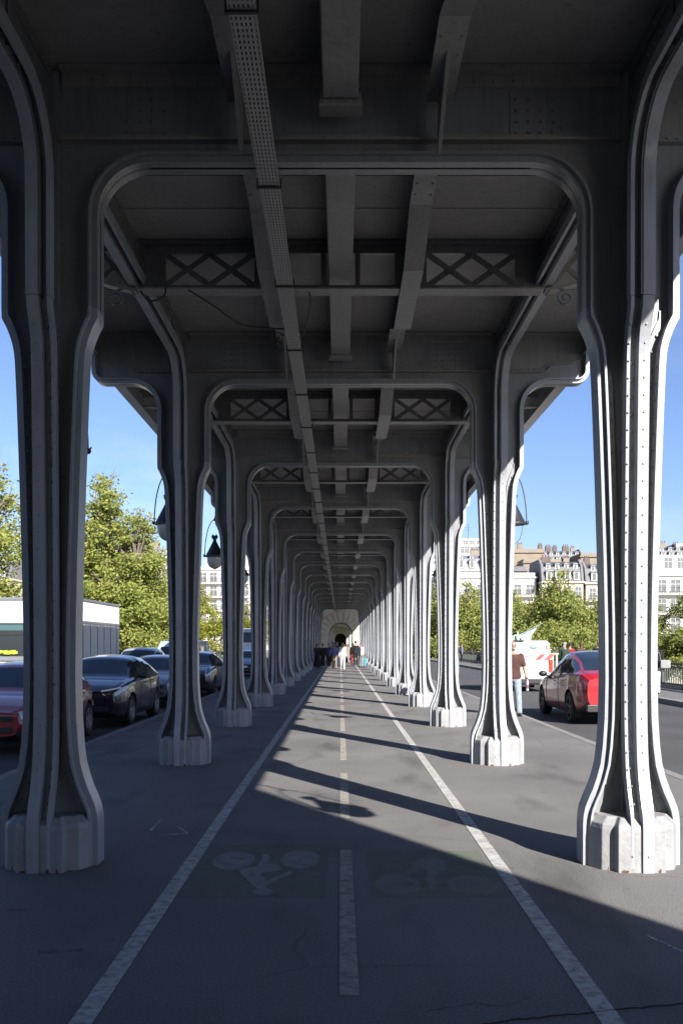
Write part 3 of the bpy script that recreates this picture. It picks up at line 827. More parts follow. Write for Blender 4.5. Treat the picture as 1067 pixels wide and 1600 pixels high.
# ------------------------------------------------------------------ hanging lanterns at mid bay
def make_lantern(s, globe=True):
    root = empty('hanging_lantern')
    h = MB()
    h.tube([(-s*.40,0,1.98),(-s*.30,0,1.90),(-s*.12,0,1.30),(0,0,.92),(0,0,.86)], .016, 6)
    h.ball((0,0,.88), .035, 8, 5)
    h.build('hanger', M['dark'], root)
    hp = MB()
    hp.tube([(.235*math.cos(a)*s, 0, .02+.86*math.sin(a)) for a in [PI*k/18 for k in range(19)]], .011, 5)
    for sg in (-1, 1): hp.ball((sg*.24,0,.03), .032, 8, 5)
    hp.build('hoop', M['dark'], root)
    c = MB(); c.lathe([(.0,.50),(.085,.50),(.035,.40),(.05,.36),(.13,.20),(.20,.06),(.225,.035),(.225,0),(.19,-.005),(0,-.005)], 20)
    for k in range(8):
        a = 2*PI*k/8; c.box(.055*math.cos(a)-.014, .055*math.cos(a)+.014, .055*math.sin(a)-.014, .055*math.sin(a)+.014, .44, .50+.03*(k % 2))
    c.build('cap', M['dark'], root)
    for sg in (-1, 1): c2 = MB().tube([(sg*.225,0,.02),(sg*.275,0,.075)], [.02,.006], 6).build('spike', M['dark'], root)
    if not globe:
        MB().tube([(s*.17,0,-.01),(s*.16,0,-.10),(s*.12,0,-.24),(s*.04,0,-.33)], .005, 5).build('wire', M['dark'], root)
        return root
    g = MB(); g.lathe([(.185,-.006),(.19,-.05),(.175,-.14),(.135,-.22),(.07,-.265),(.02,-.28),(.0,-.30)], 20)
    g.build('globe', M['glass_lamp'], root)
    return root
for s in (-1, 1):
    side = 'right' if s > 0 else 'left'
    proto = make_lantern(s)
    for i in range(0, 15):
        if s > 0 and i % 2: continue
        o = proto if i == 0 else (make_lantern(s, False) if (s > 0 and i == 2) else copy_tree(proto))
        o.location = (s*2.95, Y0+S*i+3, 3.70)
        tag(o, 'black hanging street lantern without its globe, right of the second right column' if (s > 0 and i == 2) else f'black hanging street lantern outside the {side} columns, between the {ordn(i)} and {ordn(i+1)}' if i else f'black hanging street lantern off the {side} edge, before the nearest {side} column', 'lantern', 'hanging lanterns of the viaduct')

# ------------------------------------------------------------------ stone pavilions
def pavilion(name, y, d, W, H, aw, zs_, label, x0=None, x1=None, dirn=-1):
    """stone block with a rusticated arch passage; front face at y (facing dirn)"""
    root = empty(name, (0, y, 0)); tag(root, label, 'pavilion')
    xl = -W/2 if x0 is None else x0; xr = W/2 if x1 is None else x1
    a = aw/2; e = dirn
    yb = -e*d
    y0, y1 = sorted((0, yb))
    A = arc(0, zs_, a, 180, 0, 20)
    poly = [(xl,-.1),(-a,-.1)] + A + [(a,-.1),(xr,-.1),(xr,H),(xl,H)]
    MB().prism(poly, 'y', y0, y1).build('wall', M['stone'], root)
    v = MB(); n = 11
    for k in range(n):                        # voussoirs
        t0 = 180*k/n+1.0; t1 = 180*(k+1)/n-1.0; rr = a+1.15+(.35 if k == n//2 else 0); pr = .07+(.06 if k == n//2 else 0)
        pts = arc(0, zs_, a+.03, t0, t1, 3) + arc(0, zs_, rr, t1, t0, 3)
        v.prism(pts, 'y', *sorted((e*.001, e*pr)))
    v.build('voussoirs', M['stone'], root, bevel=0.02)
    q = MB(); z = .5
    while z+.5 < zs_+.2:
        for s in (-1, 1):
            far = 2.35+.25*(int(z*2) % 2)
            q.box(*sorted((s*(a+.03), s*far)), *sorted((e*.001, e*.06)), z+.012, z+.488)
        z += .5
    z = .5
    while z+.5 < H-.6:
        q.box(xr-.7-.2*(int(z*2) % 2), xr+.06, *sorted((e*.06, -e*.9)), z+.012, z+.488)
        q.box(xl-.06, xl+.7+.2*(int(z*2) % 2), *sorted((e*.06, -e*.9)), z+.012, z+.488)
        z += .5
    q.build('quoins', M['stone'], root, bevel=0.02)
    c = MB(); c.box(xl-.25, xr+.25, y0-.25, y1+.25, H, H+.35); c.box(xl-.12, xr+.12, y0-.12, y1+.12, H-.22, H-.001)
    c.box(xl-.1, xr+.1, y0+.02, y1-.02, H+.351, H+.9)
    c.build('cornice', M['stone'], root)
    p = MB(); p.box(*sorted((-a-.12, xl+.02)), *sorted((e*.001, e*.10)), -.05, .49); p.box(*sorted((a+.12, xr-.02)), *sorted((e*.001, e*.10)), -.05, .49)
    p.build('plinth', M['stone'], root)
    return root
pavilion('stone_pavilion', 101.5, 7, 9.5, 10.5, 2.55, 2.75, 'pale stone pavilion with rusticated round arch closing the far end of the colonnade')
p2 = pavilion('stone_pavilion', 214, 7, 11, 12, 2.6, 2.9, 'small dark distant arch of stone seen through the nearer pavilion arch')
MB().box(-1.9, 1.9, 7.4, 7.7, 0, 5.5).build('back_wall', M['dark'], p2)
# span beyond the first pavilion
root = empty('far_viaduct', (0, 108.8, 0)); tag(root, 'far viaduct span of steel columns glimpsed beyond the stone arch', 'viaduct')
MB().box(-3.4, 3.4, .1, 105, 5.4, 6.6).build('deck', M['deck'], root)
for i in range(10):
    for s in (-1, 1):
        b = MB().box(s*2.15-.24, s*2.15+.24, 4+10*i-.24, 4+10*i+.24, 0.4, 5.39); b.box(s*2.15-.36, s*2.15+.36, 4+10*i-.36, 4+10*i+.36, -.05, .4); b.build('column', M['steel'], root)
# pavilion behind the camera, whose corner throws the big foreground shadow
pb_ = pavilion('stone_pavilion', -2.1, 7, 12, 10.6, 3.4, 2.7, 'stone pavilion behind the camera, only its shadow falls across the near walkway', x0=-9.6, x1=6.05, dirn=1)  # left side extended only to hold back light on the near steel
k = MB()  # small unseen bosses added to make the cast shadow's edge wavy
for (z, r) in ((7.3,.10),(6.2,.09),(5.0,.10),(3.9,.08)):
    k.lathe([(0,-r*1.5),(r*.7,-r*1.2),(r,-.3*r),(r*.9,r*.5),(r*.3,r*1.0),(r*.35,r*1.3),(0,r*1.6)], 12, (6.12+.8*r, -.2-.4, z))
k.build('shadow_boss', M['stone'], pb_)
# ------------------------------------------------------------------ vehicles
def evaluated(o):
    bpy.context.view_layer.update()
    dg = bpy.context.evaluated_depsgraph_get()
    return bpy.data.meshes.new_from_object(o.evaluated_get(dg))
def smooth_curve(pts, ys, sig):
    p = np.array(pts, float); lo, hi = p[0,0], p[-1,0]
    g = np.linspace(lo-.3, hi+.3, 1200); v = np.interp(g, p[:,0], p[:,1])
    if sig > 0:
        dx = g[1]-g[0]; k = int(4*sig/dx)+1; w = np.exp(-.5*(np.arange(-k,k+1)*dx/sig)**2); w /= w.sum()
        v = np.convolve(np.pad(v, k, mode='edge'), w, 'valid')
    return np.interp(ys, g, v)
def catmull(P, per):
    out = []; n = len(P)
    for i in range(n-1):
        a = P[max(i-1,0)]; b = P[i]; c = P[i+1]; d = P[min(i+2,n-1)]
        for j in range(per):
            t = j/per
            out.append(.5*((2*b)+(c-a)*t+(2*a-5*b+4*c-d)*t*t+(3*b-a-3*c+d)*t**3))
    out.append(P[-1]); return out
def make_wheel(root, x, y, r, w, rimmat, side, nsp=5):
    wh = MB(); t = w/2
    wh.lathe([(r*.66,-t*.9),(r*.9,-t),(r,-t*.72),(r,t*.72),(r*.9,t),(r*.66,t*.9),(r*.66,-t*.9)], 28, (0,0,0), 0, 'x')
    o = wh.build('wheel', M['tyre'], root, (x, y, r))
    rm = MB(); sx = side
    rm.lathe([(0,sx*t*.2),(r*.66,sx*t*.2),(r*.67,sx*t*.95),(r*.63,sx*t*.95),(r*.60,sx*t*.3)], 24, (0,0,0), 0, 'x')
    rm.lathe([(0,sx*t*.78),(r*.13,sx*t*.75),(r*.15,sx*t*.3)], 12, (0,0,0), 0, 'x')
    for k in range(nsp):
        a = 2*PI*k/nsp+.3
        for da in (-.13, .13):
            rm.obox((sx*t*.62, r*.1*math.cos(a), r*.1*math.sin(a)), (sx*t*.74, r*.62*math.cos(a+da), r*.62*math.sin(a+da)), r*.07, .03, up=(1,0,0))
    rm.build('rim', rimmat, o)
    return o
def make_car(label, cat, P, paint, group, rim=None, face='front'):
    L, W, H = P['L'], P['W'], P['H']; hw_ = W/2
    root = empty(P.get('name', 'parked_car')); tag(root, label, cat, group)
    ys = np.unique(np.concatenate([np.linspace(0, .35, 10), np.linspace(.35, L-.35, 58), np.linspace(L-.35, L, 10)]))
    sg = P.get('sig', .07)
    belt = smooth_curve(P['belt'], ys, sg*1.2); roof = smooth_curve(P['roof'], ys, sg)
    plan = smooth_curve(P['plan'], ys, .04)*hw_; rw = smooth_curve(P['roofw'], ys, .1)
    bot = smooth_curve([(0,.34),(.12,.24),(.5,.20),(L-.6,.21),(L-.1,.34),(L,.42)], ys, .03)
    per = 4; grid = []
    for i, y in enumerate(ys):
        w = plan[i]; zb = belt[i]; zr = max(roof[i], zb+.025); z0 = bot[i]
        top = zr-zb; cab = min(1, max(0, (top-.03)/.3))
        wr = lerp(w*.80, w*rw[i], cab)
        wb = w*.94
        P_ = [(0,z0),(w*.80,z0),(w*.95,z0+.10),(w,lerp(z0,zb,.50)),(w*.985,zb-.10),(wb,zb),
              (lerp(wb,wr,.5)+.02*cab, zb+top*.5*(.6+.4*cab)),(wr, zr-.075*cab-.012*(1-cab)*0),(wr*.82, zr-.022*cab+.004),(wr*.4, zr+.012),(0,zr+.016)]
        P_ = [Vector(p) for p in P_]
        half = catmull(P_, per)
        grid.append([(p.x, y, p.y) for p in half])
    nv = len(grid[0]); mb = MB()
    ws0, ws1, r1, r0 = P['ws0'], P['ws1'], P['rw1'], P['rw0']
    mats = [paint, M['trim'], M['cglass'], M['hlamp'], M['tlamp']]
    for s in (1, -1):
        vs = [(s*x, y, z) for row in grid for x, y, z in row]; fs = {}
        for i in range(len(ys)-1):
            yc = (ys[i]+ys[i+1])/2; cabin = roof[i]-belt[i] > .10
            for j in range(nv-1):
                v = (j+.5)/per; m = 0
                if v < 1.9: m = 1
                if cabin:
                    if 5.3 < v < 6.75 and ws0+.28 < yc < r0-P.get('cp', .3): m = 2
                    if v > 7.2 and ws0+.03 < yc < ws1-.03: m = 2
                    if v > 7.2 and r1+.06 < yc < r0-.05: m = 2
                    if P.get('glassroof') and v > 7.2 and ws1 < yc < r1: m = 2
                if P['hl'][0] < yc < P['hl'][1] and P['hl'][2] < v < P['hl'][3]: m = 3
                if L-P['tl'][0] < yc and P['tl'][1] < v < P['tl'][2]: m = 4
                fs.setdefault(m, []).append((i*nv+j, (i+1)*nv+j, (i+1)*nv+j+1, i*nv+j+1))
        for m, f in fs.items(): mb.add(vs, f, m, True)
        for row, rev in ((0, False), (len(ys)-1, True)):
            mb.add([(s*x, y, z) for x, y, z in grid[row]], [list(range(nv))], 0, True)
    tmp = mb.build('tmp', mats)
    # wheel arches cut from the shell
    cut = MB(); wr_ = P['wr']
    for ya in (P['ya'], P['yb']):
        for s in (-1, 1):
            cut.lathe([(0,0),(wr_+.055,0),(wr_+.055,.6),(0,.6)], 30, (s*hw_-.27 if s > 0 else -hw_-.33, ya, wr_+.01), 0, 'x')
    cu = cut.build('cut', M['trim'])
    md = tmp.modifiers.new('b', 'BOOLEAN'); md.operation = 'DIFFERENCE'; md.object = cu; md.solver = 'EXACT'
    try: md.material_mode = 'TRANSFER'
    except Exception: pass
    me = evaluated(tmp)
    bpy.data.objects.remove(tmp); bpy.data.objects.remove(cu)
    names = ['body', 'body', 'window', 'headlight', 'tail_light']
    buckets = {}
    for p in me.polygons:
        mi = p.material_index; mname = me.materials[mi].name if mi < len(me.materials) and me.materials[mi] else ''
        key = 2 if mname == 'car_glass' else 3 if mname == 'headlight_lens' else 4 if mname == 'tail_light_lens' else 1 if mname == 'black_plastic' else 0
        c = p.center
        if key == 2:
            sub = 'windscreen' if c.y < ws1 and abs(c.x) < hw_*.66+.02 and p.normal.z > .25 else ('rear_window' if c.y > r1 and p.normal.z > .25 and abs(p.normal.x) < .6 else ('roof_glass' if (p.normal.z > .7 and abs(c.x) < hw_*.66+.02) else ('window_l' if c.x < 0 else 'window_r')))
        elif key in (3, 4): sub = ('l' if c.x < 0 else 'r')
        else: sub = ''
        buckets.setdefault((0 if key == 1 else key, sub), []).append(p.index)
    co = [v.co.copy() for v in me.vertices]
    for (key, sub), idx in buckets.items():
        b = MB(); remap = {}; vs = []
        for pi in idx:
            p = me.polygons[pi]; f = []
            for vi in p.vertices:
                if vi not in remap: remap[vi] = len(vs); vs.append(co[vi])
                f.append(remap[vi])
            mname = me.materials[p.material_index].name if p.material_index < len(me.materials) and me.materials[p.material_index] else ''
            b.add([], [], 0); b.f.append(f); b.m.append(1 if (key == 0 and mname == 'black_plastic') else 0); b.s.append(True)
        b.v = [tuple(v) for v in vs]
        nm = {0:'body', 3:'headlight', 4:'tail_light'}.get(key) or ('window' if sub.startswith('window_') else sub)
        o = b.build(nm, [paint, M['trim']] if key == 0 else mats[key], root, recalc=False)
    for ya in (P['ya'], P['yb']):
        for s in (-1, 1): make_wheel(root, s*(hw_-.125), ya, wr_, .23, rim or M['alloy'], s)
    # mirrors
    ym = ws0+.42; zm = float(np.interp(ym, ys, belt))+.05
    for s in (-1, 1):
        m_ = MB(); m_.ball((s*(hw_+.06), ym, zm+.03), (.11,.075,.075), 10, 6); m_.obox((s*(hw_-.08), ym, zm-.03), (s*(hw_+.03), ym, zm), .05, .03)
        m_.build('wing_mirror', M['trim'], root)
    # door seams and pillars follow the shell
    sm_ = MB(); pl = MB()
    for yd in (ws0+.55, (ws0+r0)/2+.05, r0-.62):
        i = int(np.argmin(abs(ys-yd)))
        for s in (-1, 1):
            pts = [(s*(x+.001), y, z) for x, y, z in grid[i][int(1.95*per):int(5.1*per)]]
            if min(abs(yd-P['ya']), abs(yd-P['yb'])) > wr_+.08: sm_.tube(pts, .007, 4)
            if yd < r0-.7 and yd > ws0+.6:
                pts = [(s*(x-.012), y, z) for x, y, z in grid[i][int(5.2*per):int(6.9*per)]]; pl.tube(pts, .032, 6)
    sm_.build('door_seam', M['trim'], root); pl.build('window_pillar', M['trim'], root)
    # front fittings
    zt = belt[0]
    g = MB(); gw = hw_*P.get('gw', .62)
    y_f = -.012
    g.box(-gw, gw, y_f, .06, zt-.12, zt-.035); g.box(-gw*1.0, gw*1.0, y_f, .05, .37, .47)
    g.build('grille', M['trim'], root, bevel=0.01)
    ch = MB(); ch.box(-gw*1.12, gw*1.12, y_f-.006, .05, zt-.030, zt-.018); ch.box(-.07, .07, y_f-.012, .05, zt-.09, zt-.04)
    ch.build('chrome_trim', M['chrome'], root)
    MB().box(-.26, .26, y_f-.012, .03, .505, .605).build('number_plate', M['plate'], root)
    if P.get('drl'):
        for s in (-1, 1):
            d = MB()
            for (p, q_) in P['drl']: d.obox((s*p[0]*hw_, p[1], p[2]), (s*q_[0]*hw_, q_[1], q_[2]), .035, .03)
            d.build('running_light', M['hlamp'], root)
    d = MB()
    for s in (-1, 1):
        for yy in (ws1+.25, ws1+1.05):
            zz = float(np.interp(yy, ys, belt))-.12; ww = float(np.interp(yy, ys, plan))
            d.box(*sorted((s*(ww-.012), s*(ww+.022))), yy, yy+.16, zz, zz+.022)
    d.build('door_handle', paint, root)
    # rear fittings
    zr_ = belt[-1]
    r_ = MB(); r_.box(-.30, .30, L-.03, L+.012, .60, .72); r_.build('number_plate', M['plate'], root)
    r_ = MB(); r_.box(-hw_*.80, hw_*.80, L-.12, L+.02, .30, .46); r_.build('rear_diffuser', M['trim'], root, bevel=.015)
    return root
HATCH = dict(L=4.2, W=1.80, H=1.45, wr=.325, ya=.85, yb=3.45, ws0=1.05, ws1=1.85, rw1=3.35, rw0=4.0,
    belt=[(0,.66),(.2,.75),(.6,.84),(1.1,.92),(2.5,.96),(3.8,1.0),(4.05,.98),(4.2,.86)], roof=[(0,.67),(.2,.78),(.6,.89),(1.1,.97),(1.9,1.40),(2.4,1.46),(3.2,1.43),(3.5,1.36),(4.05,1.02),(4.2,.87)],
    plan=[(0,.72),(.12,.86),(.4,.97),(1,1),(3.2,1),(3.8,.96),(4.1,.86),(4.2,.78)], roofw=[(0,.8),(1.9,.68),(3.4,.66),(4.2,.7)], hl=(.03,.55,4.05,5.0), tl=(.4,3.6,4.9))
SUV = dict(HATCH, L=4.36, W=1.80, H=1.53, wr=.345, ya=.86, yb=3.53, ws0=1.10, ws1=1.85, rw1=3.5, rw0=4.2, cp=.25,
    belt=[(0,.74),(.15,.86),(.6,.95),(1.1,1.0),(2.5,1.04),(3.9,1.08),(4.2,1.06),(4.36,.9)], roof=[(0,.75),(.15,.88),(.6,1.0),(1.1,1.04),(1.9,1.47),(2.5,1.53),(3.3,1.48),(3.8,1.34),(4.2,1.10),(4.36,.92)],
    plan=[(0,.74),(.12,.88),(.4,.97),(1,1),(3.4,1),(4.0,.96),(4.25,.88),(4.36,.8)], roofw=[(0,.8),(1.9,.68),(3.6,.66),(4.36,.7)], hl=(.03,.5,4.1,4.75),
    drl=[((.48,-.02,.80),(.90,.16,.87)),((.50,-.01,.74),(.78,.06,.64))])
TSL = dict(HATCH, name='moving_car', L=4.72, W=1.86, H=1.60, wr=.35, ya=.88, yb=3.76, ws0=.95, ws1=2.0, rw1=2.75, rw0=4.42, cp=.42, glassroof=True,
    belt=[(0,.60),(.2,.72),(.6,.86),(1.1,.95),(2.5,1.02),(3.9,1.11),(4.5,1.12),(4.72,.98)], roof=[(0,.61),(.2,.76),(.6,.92),(1.0,1.0),(2.0,1.55),(2.4,1.62),(2.9,1.60),(3.5,1.46),(4.3,1.17),(4.6,1.14),(4.72,1.0)],
    plan=[(0,.70),(.12,.85),(.4,.96),(1,1),(3.7,1),(4.3,.95),(4.6,.86),(4.72,.78)], roofw=[(0,.8),(2.0,.64),(3.0,.62),(4.72,.68)], hl=(.03,.5,4.1,4.9), tl=(.42,4.25,4.85))
GL = 'cars standing in the left roadway'
def put(o, x, y, rz=0.0):
    o.location = (x, y, -.13); o.rotation_euler = (0, 0, rz); return o
put(make_car('dark red hatchback with chrome nose strip, nearest car on the left road', 'car', dict(HATCH, drl=[((.74,-.01,.70),(.94,.12,.74))]), M['p_red'], GL), -5.74, 14.9, R(.5))
put(make_car('glossy black crossover car behind the red hatchback, bright split lights', 'car', SUV, M['p_black'], GL), -5.43, 19.75, R(-.4))
put(make_car('dark grey hatchback half hidden behind the second left column', 'car', HATCH, M['p_grey'], GL), -5.45, 26.1)
put(make_car('very dark blue tall car seen between second and third left columns', 'car', dict(SUV, drl=[((.80,-.01,.90),(.72,.03,.70))]), M['p_navy'], GL, M['alloyd']), -5.2, 31.6)
put(make_car('silver car with roof rails in the outer lane, beyond the black crossover', 'car', dict(SUV, roof=[(y, z+.14) if z > 1.2 else (y, z) for y, z in SUV['roof']]), M['p_silver'], GL), -7.55, 33.5)
put(make_car('white car farther off in the outer lane, its roof beside the truck', 'car', HATCH, M['p_silver'], GL), -9.0, 40.0)
put(make_car('grey car far off on the left road past the pale blue van', 'car', HATCH, M['p_grey'], GL), -5.4, 52.0)
t = put(make_car('glossy red electric car with dark glass roof, driving away on the right road', 'car', TSL, M['p_red2'], 'vehicles on the right roadway', M['alloyd']), 6.12, 25.3, R(180))

def shell(prof, w0, w1fn, m, name, root, nx=1, bevel=.03):
    """van body: side profile polygon (y,z) with half width as function of z"""
    n = len(prof); vs = [(-w1fn(z), y, z) for y, z in prof] + [(w1fn(z), y, z) for y, z in prof]
    mb = MB().add(vs, [list(range(n))[::-1], list(range(n, 2*n))] + [(i, (i+1) % n, (i+1) % n+n, i+n) for i in range(n)])
    return mb.build(name, m, root, bevel=bevel)
def make_van(label, paint, L, W, H, rearview, group, ghost=False):
    root = empty('van'); tag(root, label, 'van', group); h = W/2
    prof = [(0,.38),(.0,.78),(.12,.95),(.85,1.12),(1.65,H-.22),(2.0,H-.04),(2.6,H),(L-.35,H),(L-.12,H-.07),(L-.03,1.15),(L,.95),(L,.32),(L-.2,.26),(.3,.26)]
    wf = lambda z: h if z < 1.1 else h-.13*((z-1.1)/(H-1.1))
    bd = shell(prof, h, wf, paint, 'body', root, bevel=.035)
    for ya in (.9, L-.85):
        for s in (-1, 1):
            MB().lathe([(0,s*-.002),(.42,s*-.002),(.42,s*.012),(0,s*.012)], 24, (s*h,ya,.36), 0, 'x').build('wheel_arch', M['trim'], root)
            make_wheel(root, s*(h-.10), ya, .33, .24, M['alloyd'], s)
    def slab(pts, name, m, off=.012):         # quad on a sloped face given 4 points, thickened along normal
        p = [Vector(q) for q in pts]; nrm = (p[1]-p[0]).cross(p[3]-p[0]).normalized()
        MB().add([q-nrm*.01 for q in p]+[q+nrm*off for q in p], [(3,2,1,0),(4,5,6,7),(0,1,5,4),(1,2,6,5),(2,3,7,6),(3,0,4,7)]).build(name, m, root)
    sw = h-.14
    slab([(-sw,.93,1.17),(sw,.93,1.17),(sw-.09,1.60,H-.27),(-sw+.09,1.60,H-.27)], 'windscreen', M['cglass'])
    for s in (-1, 1):
        x0 = wf(1.18)+.001; x1 = wf(H-.3)+.001
        pts = [(s*x0,1.15,1.18),(s*x0,2.2,1.18),(s*x1,2.2,H-.28),(s*x1,1.72,H-.28)]
        if s < 0: pts = pts[::-1]
        slab(pts, 'side_window', M['cglass'], .006)
        MB().box(*sorted((s*(h-.02), s*(h+.20))), 1.18, 1.26, 1.10, 1.34).build('wing_mirror', M['trim'], root, bevel=.02)
        MB().box(*sorted((s*(h-.42), s*(h-.06))), -.02, .06, .74, .90).build('headlight', M['hlamp'], root, bevel=.02)
        MB().box(*sorted((s*(h-.15), s*(h+.004))), L-.09, L+.02, .72, 1.22).build('tail_light', M['tlampb'], root, bevel=.02)
    MB().box(-h+.02, h-.02, -.05, .10, .30, .58).build('front_bumper', M['trim'], root, bevel=.03)
    MB().box(-.45, .45, -.015, .03, .64, .76).build('grille', M['trim'], root)
    MB().box(-h+.01, h-.01, L-.12, L+.06, .30, .50).build('rear_bumper', M['trim'], root, bevel=.03)
    MB().box(-.26, .26, L-.01, L+.02, .60, .70).build('number_plate', M['plate'], root)
    d = MB(); d.box(-.006, .006, L-.07, L+.006, .52, 1.15); d.box(-h+.14, h-.14, L-.02, L+.006, .845, .857); d.build('door_seam', M['trim'], root)
    if rearview:
        zt = lambda z: L-.03-(z-1.15)*(.09/(H-.07-1.15))+.0
        def rp(pts, name, m, t=.01):
            n = len(pts); f = lambda z: zt(z) if z > 1.15 else lerp(L, L-.03, max(0, (z-.95)/.20))
            vs = [(x, f(z)-.004, z) for x, z in pts] + [(x, f(z)+t, z) for x, z in pts]
            return MB().add(vs, [list(range(n))[::-1], list(range(n, 2*n))] + [(i, (i+1) % n, (i+1) % n+n, i+n) for i in range(n)]).build(name, m, root)
        # red chevrons (seen from behind, x runs the other way)
        for (x0, dr) in ((-.72,1),(-.38,1),(.30,-1),(.66,-1)):
            rp([(x0-.12*dr-.0,1.20),(x0+.10*dr,1.20),(x0-.14*dr,1.42),(x0-.34*dr,1.42)][::(1 if dr > 0 else -1)], 'chevron', M['chev'])
        rp([(-.02,1.28),(.06,1.27),(.05,1.35),(.0,1.36)], 'badge', M['emblem'])
        rp([(-.33,1.60),(-.17,1.60),(-.12,1.66),(-.11,1.73),(-.19,1.71),(-.22,1.67),(-.38,1.70),(-.39,1.65)], 'emblem', M['emblem'], .008)
        rp([(-.28,1.70),(-.20,1.72),(-.24,1.86),(-.31,1.76)], 'emblem', M['emblem2'], .011)
        MB().box(.10, .46, L-.32, L-.10, H-.03, H+.012).build('roof_vent', M['trim'], root)
        for x in (-.80,): rp([(x,1.58),(x+.06,1.56),(x+.10,1.74),(x+.05,1.76)], 'side_chevron', M['chev'])
    return root
put(make_van('white service van with red chevrons and blue emblem, seen from behind', M['p_white'], 4.6, 1.92, 1.93, True, 'vehicles on the right roadway'), 7.0, 40.0, R(180))
put(make_van('pale blue van with dark windscreen behind the dark blue tall car', M['p_skyblue'], 4.8, 1.95, 1.95, False, 'vans on the left roadway'), -7.0, 39.2)
put(make_van('tall white van far along the left road, between the third and fourth left columns', M['p_white'], 5.4, 1.95, 2.85, False, 'vans on the left roadway'), -6.55, 60.0)

# white truck with panelled side
root = empty('truck', (-8.30, 25.6, -.13)); tag(root, 'large white box truck with seamed side panels and wide windscreen, left road', 'truck')
h = 1.16
MB().box(-h, h, .05, 4.9, .55, 3.02).build('box_body', M['panel'], root, bevel=.03)
MB().box(-h+.03, h-.03, 0.02, 1.8, .42, 1.32).build('cab_front', M['p_white'], root, bevel=.04)
MB().box(-h-.02, h+.02, -.03, 4.92, 2.98, 3.06).build('roof_rail', M['zinc'], root, bevel=.015)
MB().box(-h+.01, h-.01, .0, .06, 2.36, 2.97).build('header_panel', M['p_white'], root, bevel=.01)
MB().box(-h+.05, h-.05, .005, .06, 1.47, 2.34).build('windscreen', M['cglass'], root, bevel=.02)
MB().box(-h+.06, h-.06, -.008, .02, 2.16, 2.32).build('reflection_band', M['teal'], root)  # teal reflection along the upper windscreen, painted as a strip
MB().box(-h+.06, h-.06, -.010, .02, 2.03, 2.10).build('sun_visor', M['trim'], root)
MB().box(-h+.03, h-.03, -.02, .06, 1.34, 1.455).build('dash_panel', M['zinc'], root)
d = MB(); rnd = random.Random(2)
for k in range(14): d.ball((-.95+rnd.uniform(0,.42), -.03+rnd.uniform(-.01,.01), 1.53+rnd.uniform(0,.08)), (.09,.03,.035), 8, 5)
d.build('vest', M['hivis'], root)
MB().box(-1.1, -.98, -.03, .01, 1.50, 1.56).build('paper', M['p_white'], root)
MB().box(-h+.2, h-.2, -.035, .03, .62, .78).build('grille', M['trim'], root)
for s in (-1, 1):
    MB().box(*sorted((s*.72, s*1.08)), -.02, .05, .62, .84).build('headlight', M['hlamp'], root, bevel=.02)
    if s < 0: MB().box(*sorted((s*1.22, s*1.40)), .1, .2, 1.6, 2.1).build('wing_mirror', M['trim'], root, bevel=.03)
    for ya in (.95, 3.9): make_wheel(root, s*(h-.14), ya, .42, .27, M['alloyd'], s)
x = h; sm2 = MB()
for k in range(6): sm2.box(x-.01, x+.012, .55+.78*k, .575+.78*k, .6, 2.36)
sm2.box(x-.01, x+.018, .06, 4.88, 2.36, 2.44); sm2.box(x-.01, x+.014, 4.40, 4.44, 2.44, 2.98); sm2.box(x-.01, x+.02, .06, 4.88, .55, .64)
sm2.build('panel_seam', M['zinc'], root)
hp = MB()
for k in range(5): hp.box(x, x+.02, .62+.78*k, 1.25+.78*k, .66, 2.34)
hp.build('side_panel', M['panel'], root, bevel=.008)

# ------------------------------------------------------------------ people
def skin_mesh(name, joints, edges, root_i, sub=1):
    me = bpy.data.meshes.new(name); names = list(joints); idx = {n: i for i, n in enumerate(names)}
    me.from_pydata([joints[n][0] for n in names], [(idx[a], idx[b]) for a, b in edges], [])
    o = bpy.data.objects.new(name, me); COL.objects.link(o)
    md = o.modifiers.new('s', 'SKIN'); md.use_smooth_shade = True; md.branch_smoothing = .3
    for n in names:
        r = joints[n][1]; sv = me.skin_vertices[0].data[idx[n]]
        sv.radius = r if hasattr(r, '__len__') else (r, r); sv.use_root = (n == root_i)
    ms = o.modifiers.new('d', 'SUBSURF'); ms.levels = sub; ms.render_levels = sub
    out = evaluated(o); bpy.data.objects.remove(o)
    return out
def mesh_to_mb(mb, me, m):
    mb.add([v.co for v in me.vertices], [list(p.vertices) for p in me.polygons], m, True)
def fuse(mb, vox, smooth=5):
    """one continuous surface from overlapping tapered volumes"""
    o = mb.build('fuse', M['skin'])
    r = o.modifiers.new('r', 'REMESH'); r.mode = 'VOXEL'; r.voxel_size = vox; r.use_smooth_shade = True
    s_ = o.modifiers.new('s', 'SMOOTH'); s_.factor = .5; s_.iterations = smooth
    me = evaluated(o); bpy.data.objects.remove(o)
    out = MB(); mesh_to_mb(out, me, 0)
    return out
TORSO = [(.80,.085,.080,.0),(.86,.150,.112,.005),(.92,.165,.122,.008),(1.0,.152,.112,.004),(1.09,.138,.100,.0),(1.2,.148,.108,-.004),(1.31,.166,.118,-.004),(1.39,.168,.108,.004),(1.44,.125,.085,.010),(1.475,.075,.062,.012)]
def torso(mb, z0, z1, g, fat):
    vs = []; n = 16; rows = [t for t in TORSO if z0 <= t[0] <= z1]
    for z, rx, ry, yo in rows:
        for k in range(n):
            a = 2*PI*k/n; vs.append(((rx*fat+g)*math.cos(a), yo+(ry*fat**1.5+g)*math.sin(a), z))
    m = len(rows)
    mb.add(vs, [(r*n+k, r*n+(k+1) % n, (r+1)*n+(k+1) % n, (r+1)*n+k) for r in range(m-1) for k in range(n)] + [tuple(range(n))[::-1], tuple(range((m-1)*n, m*n))])
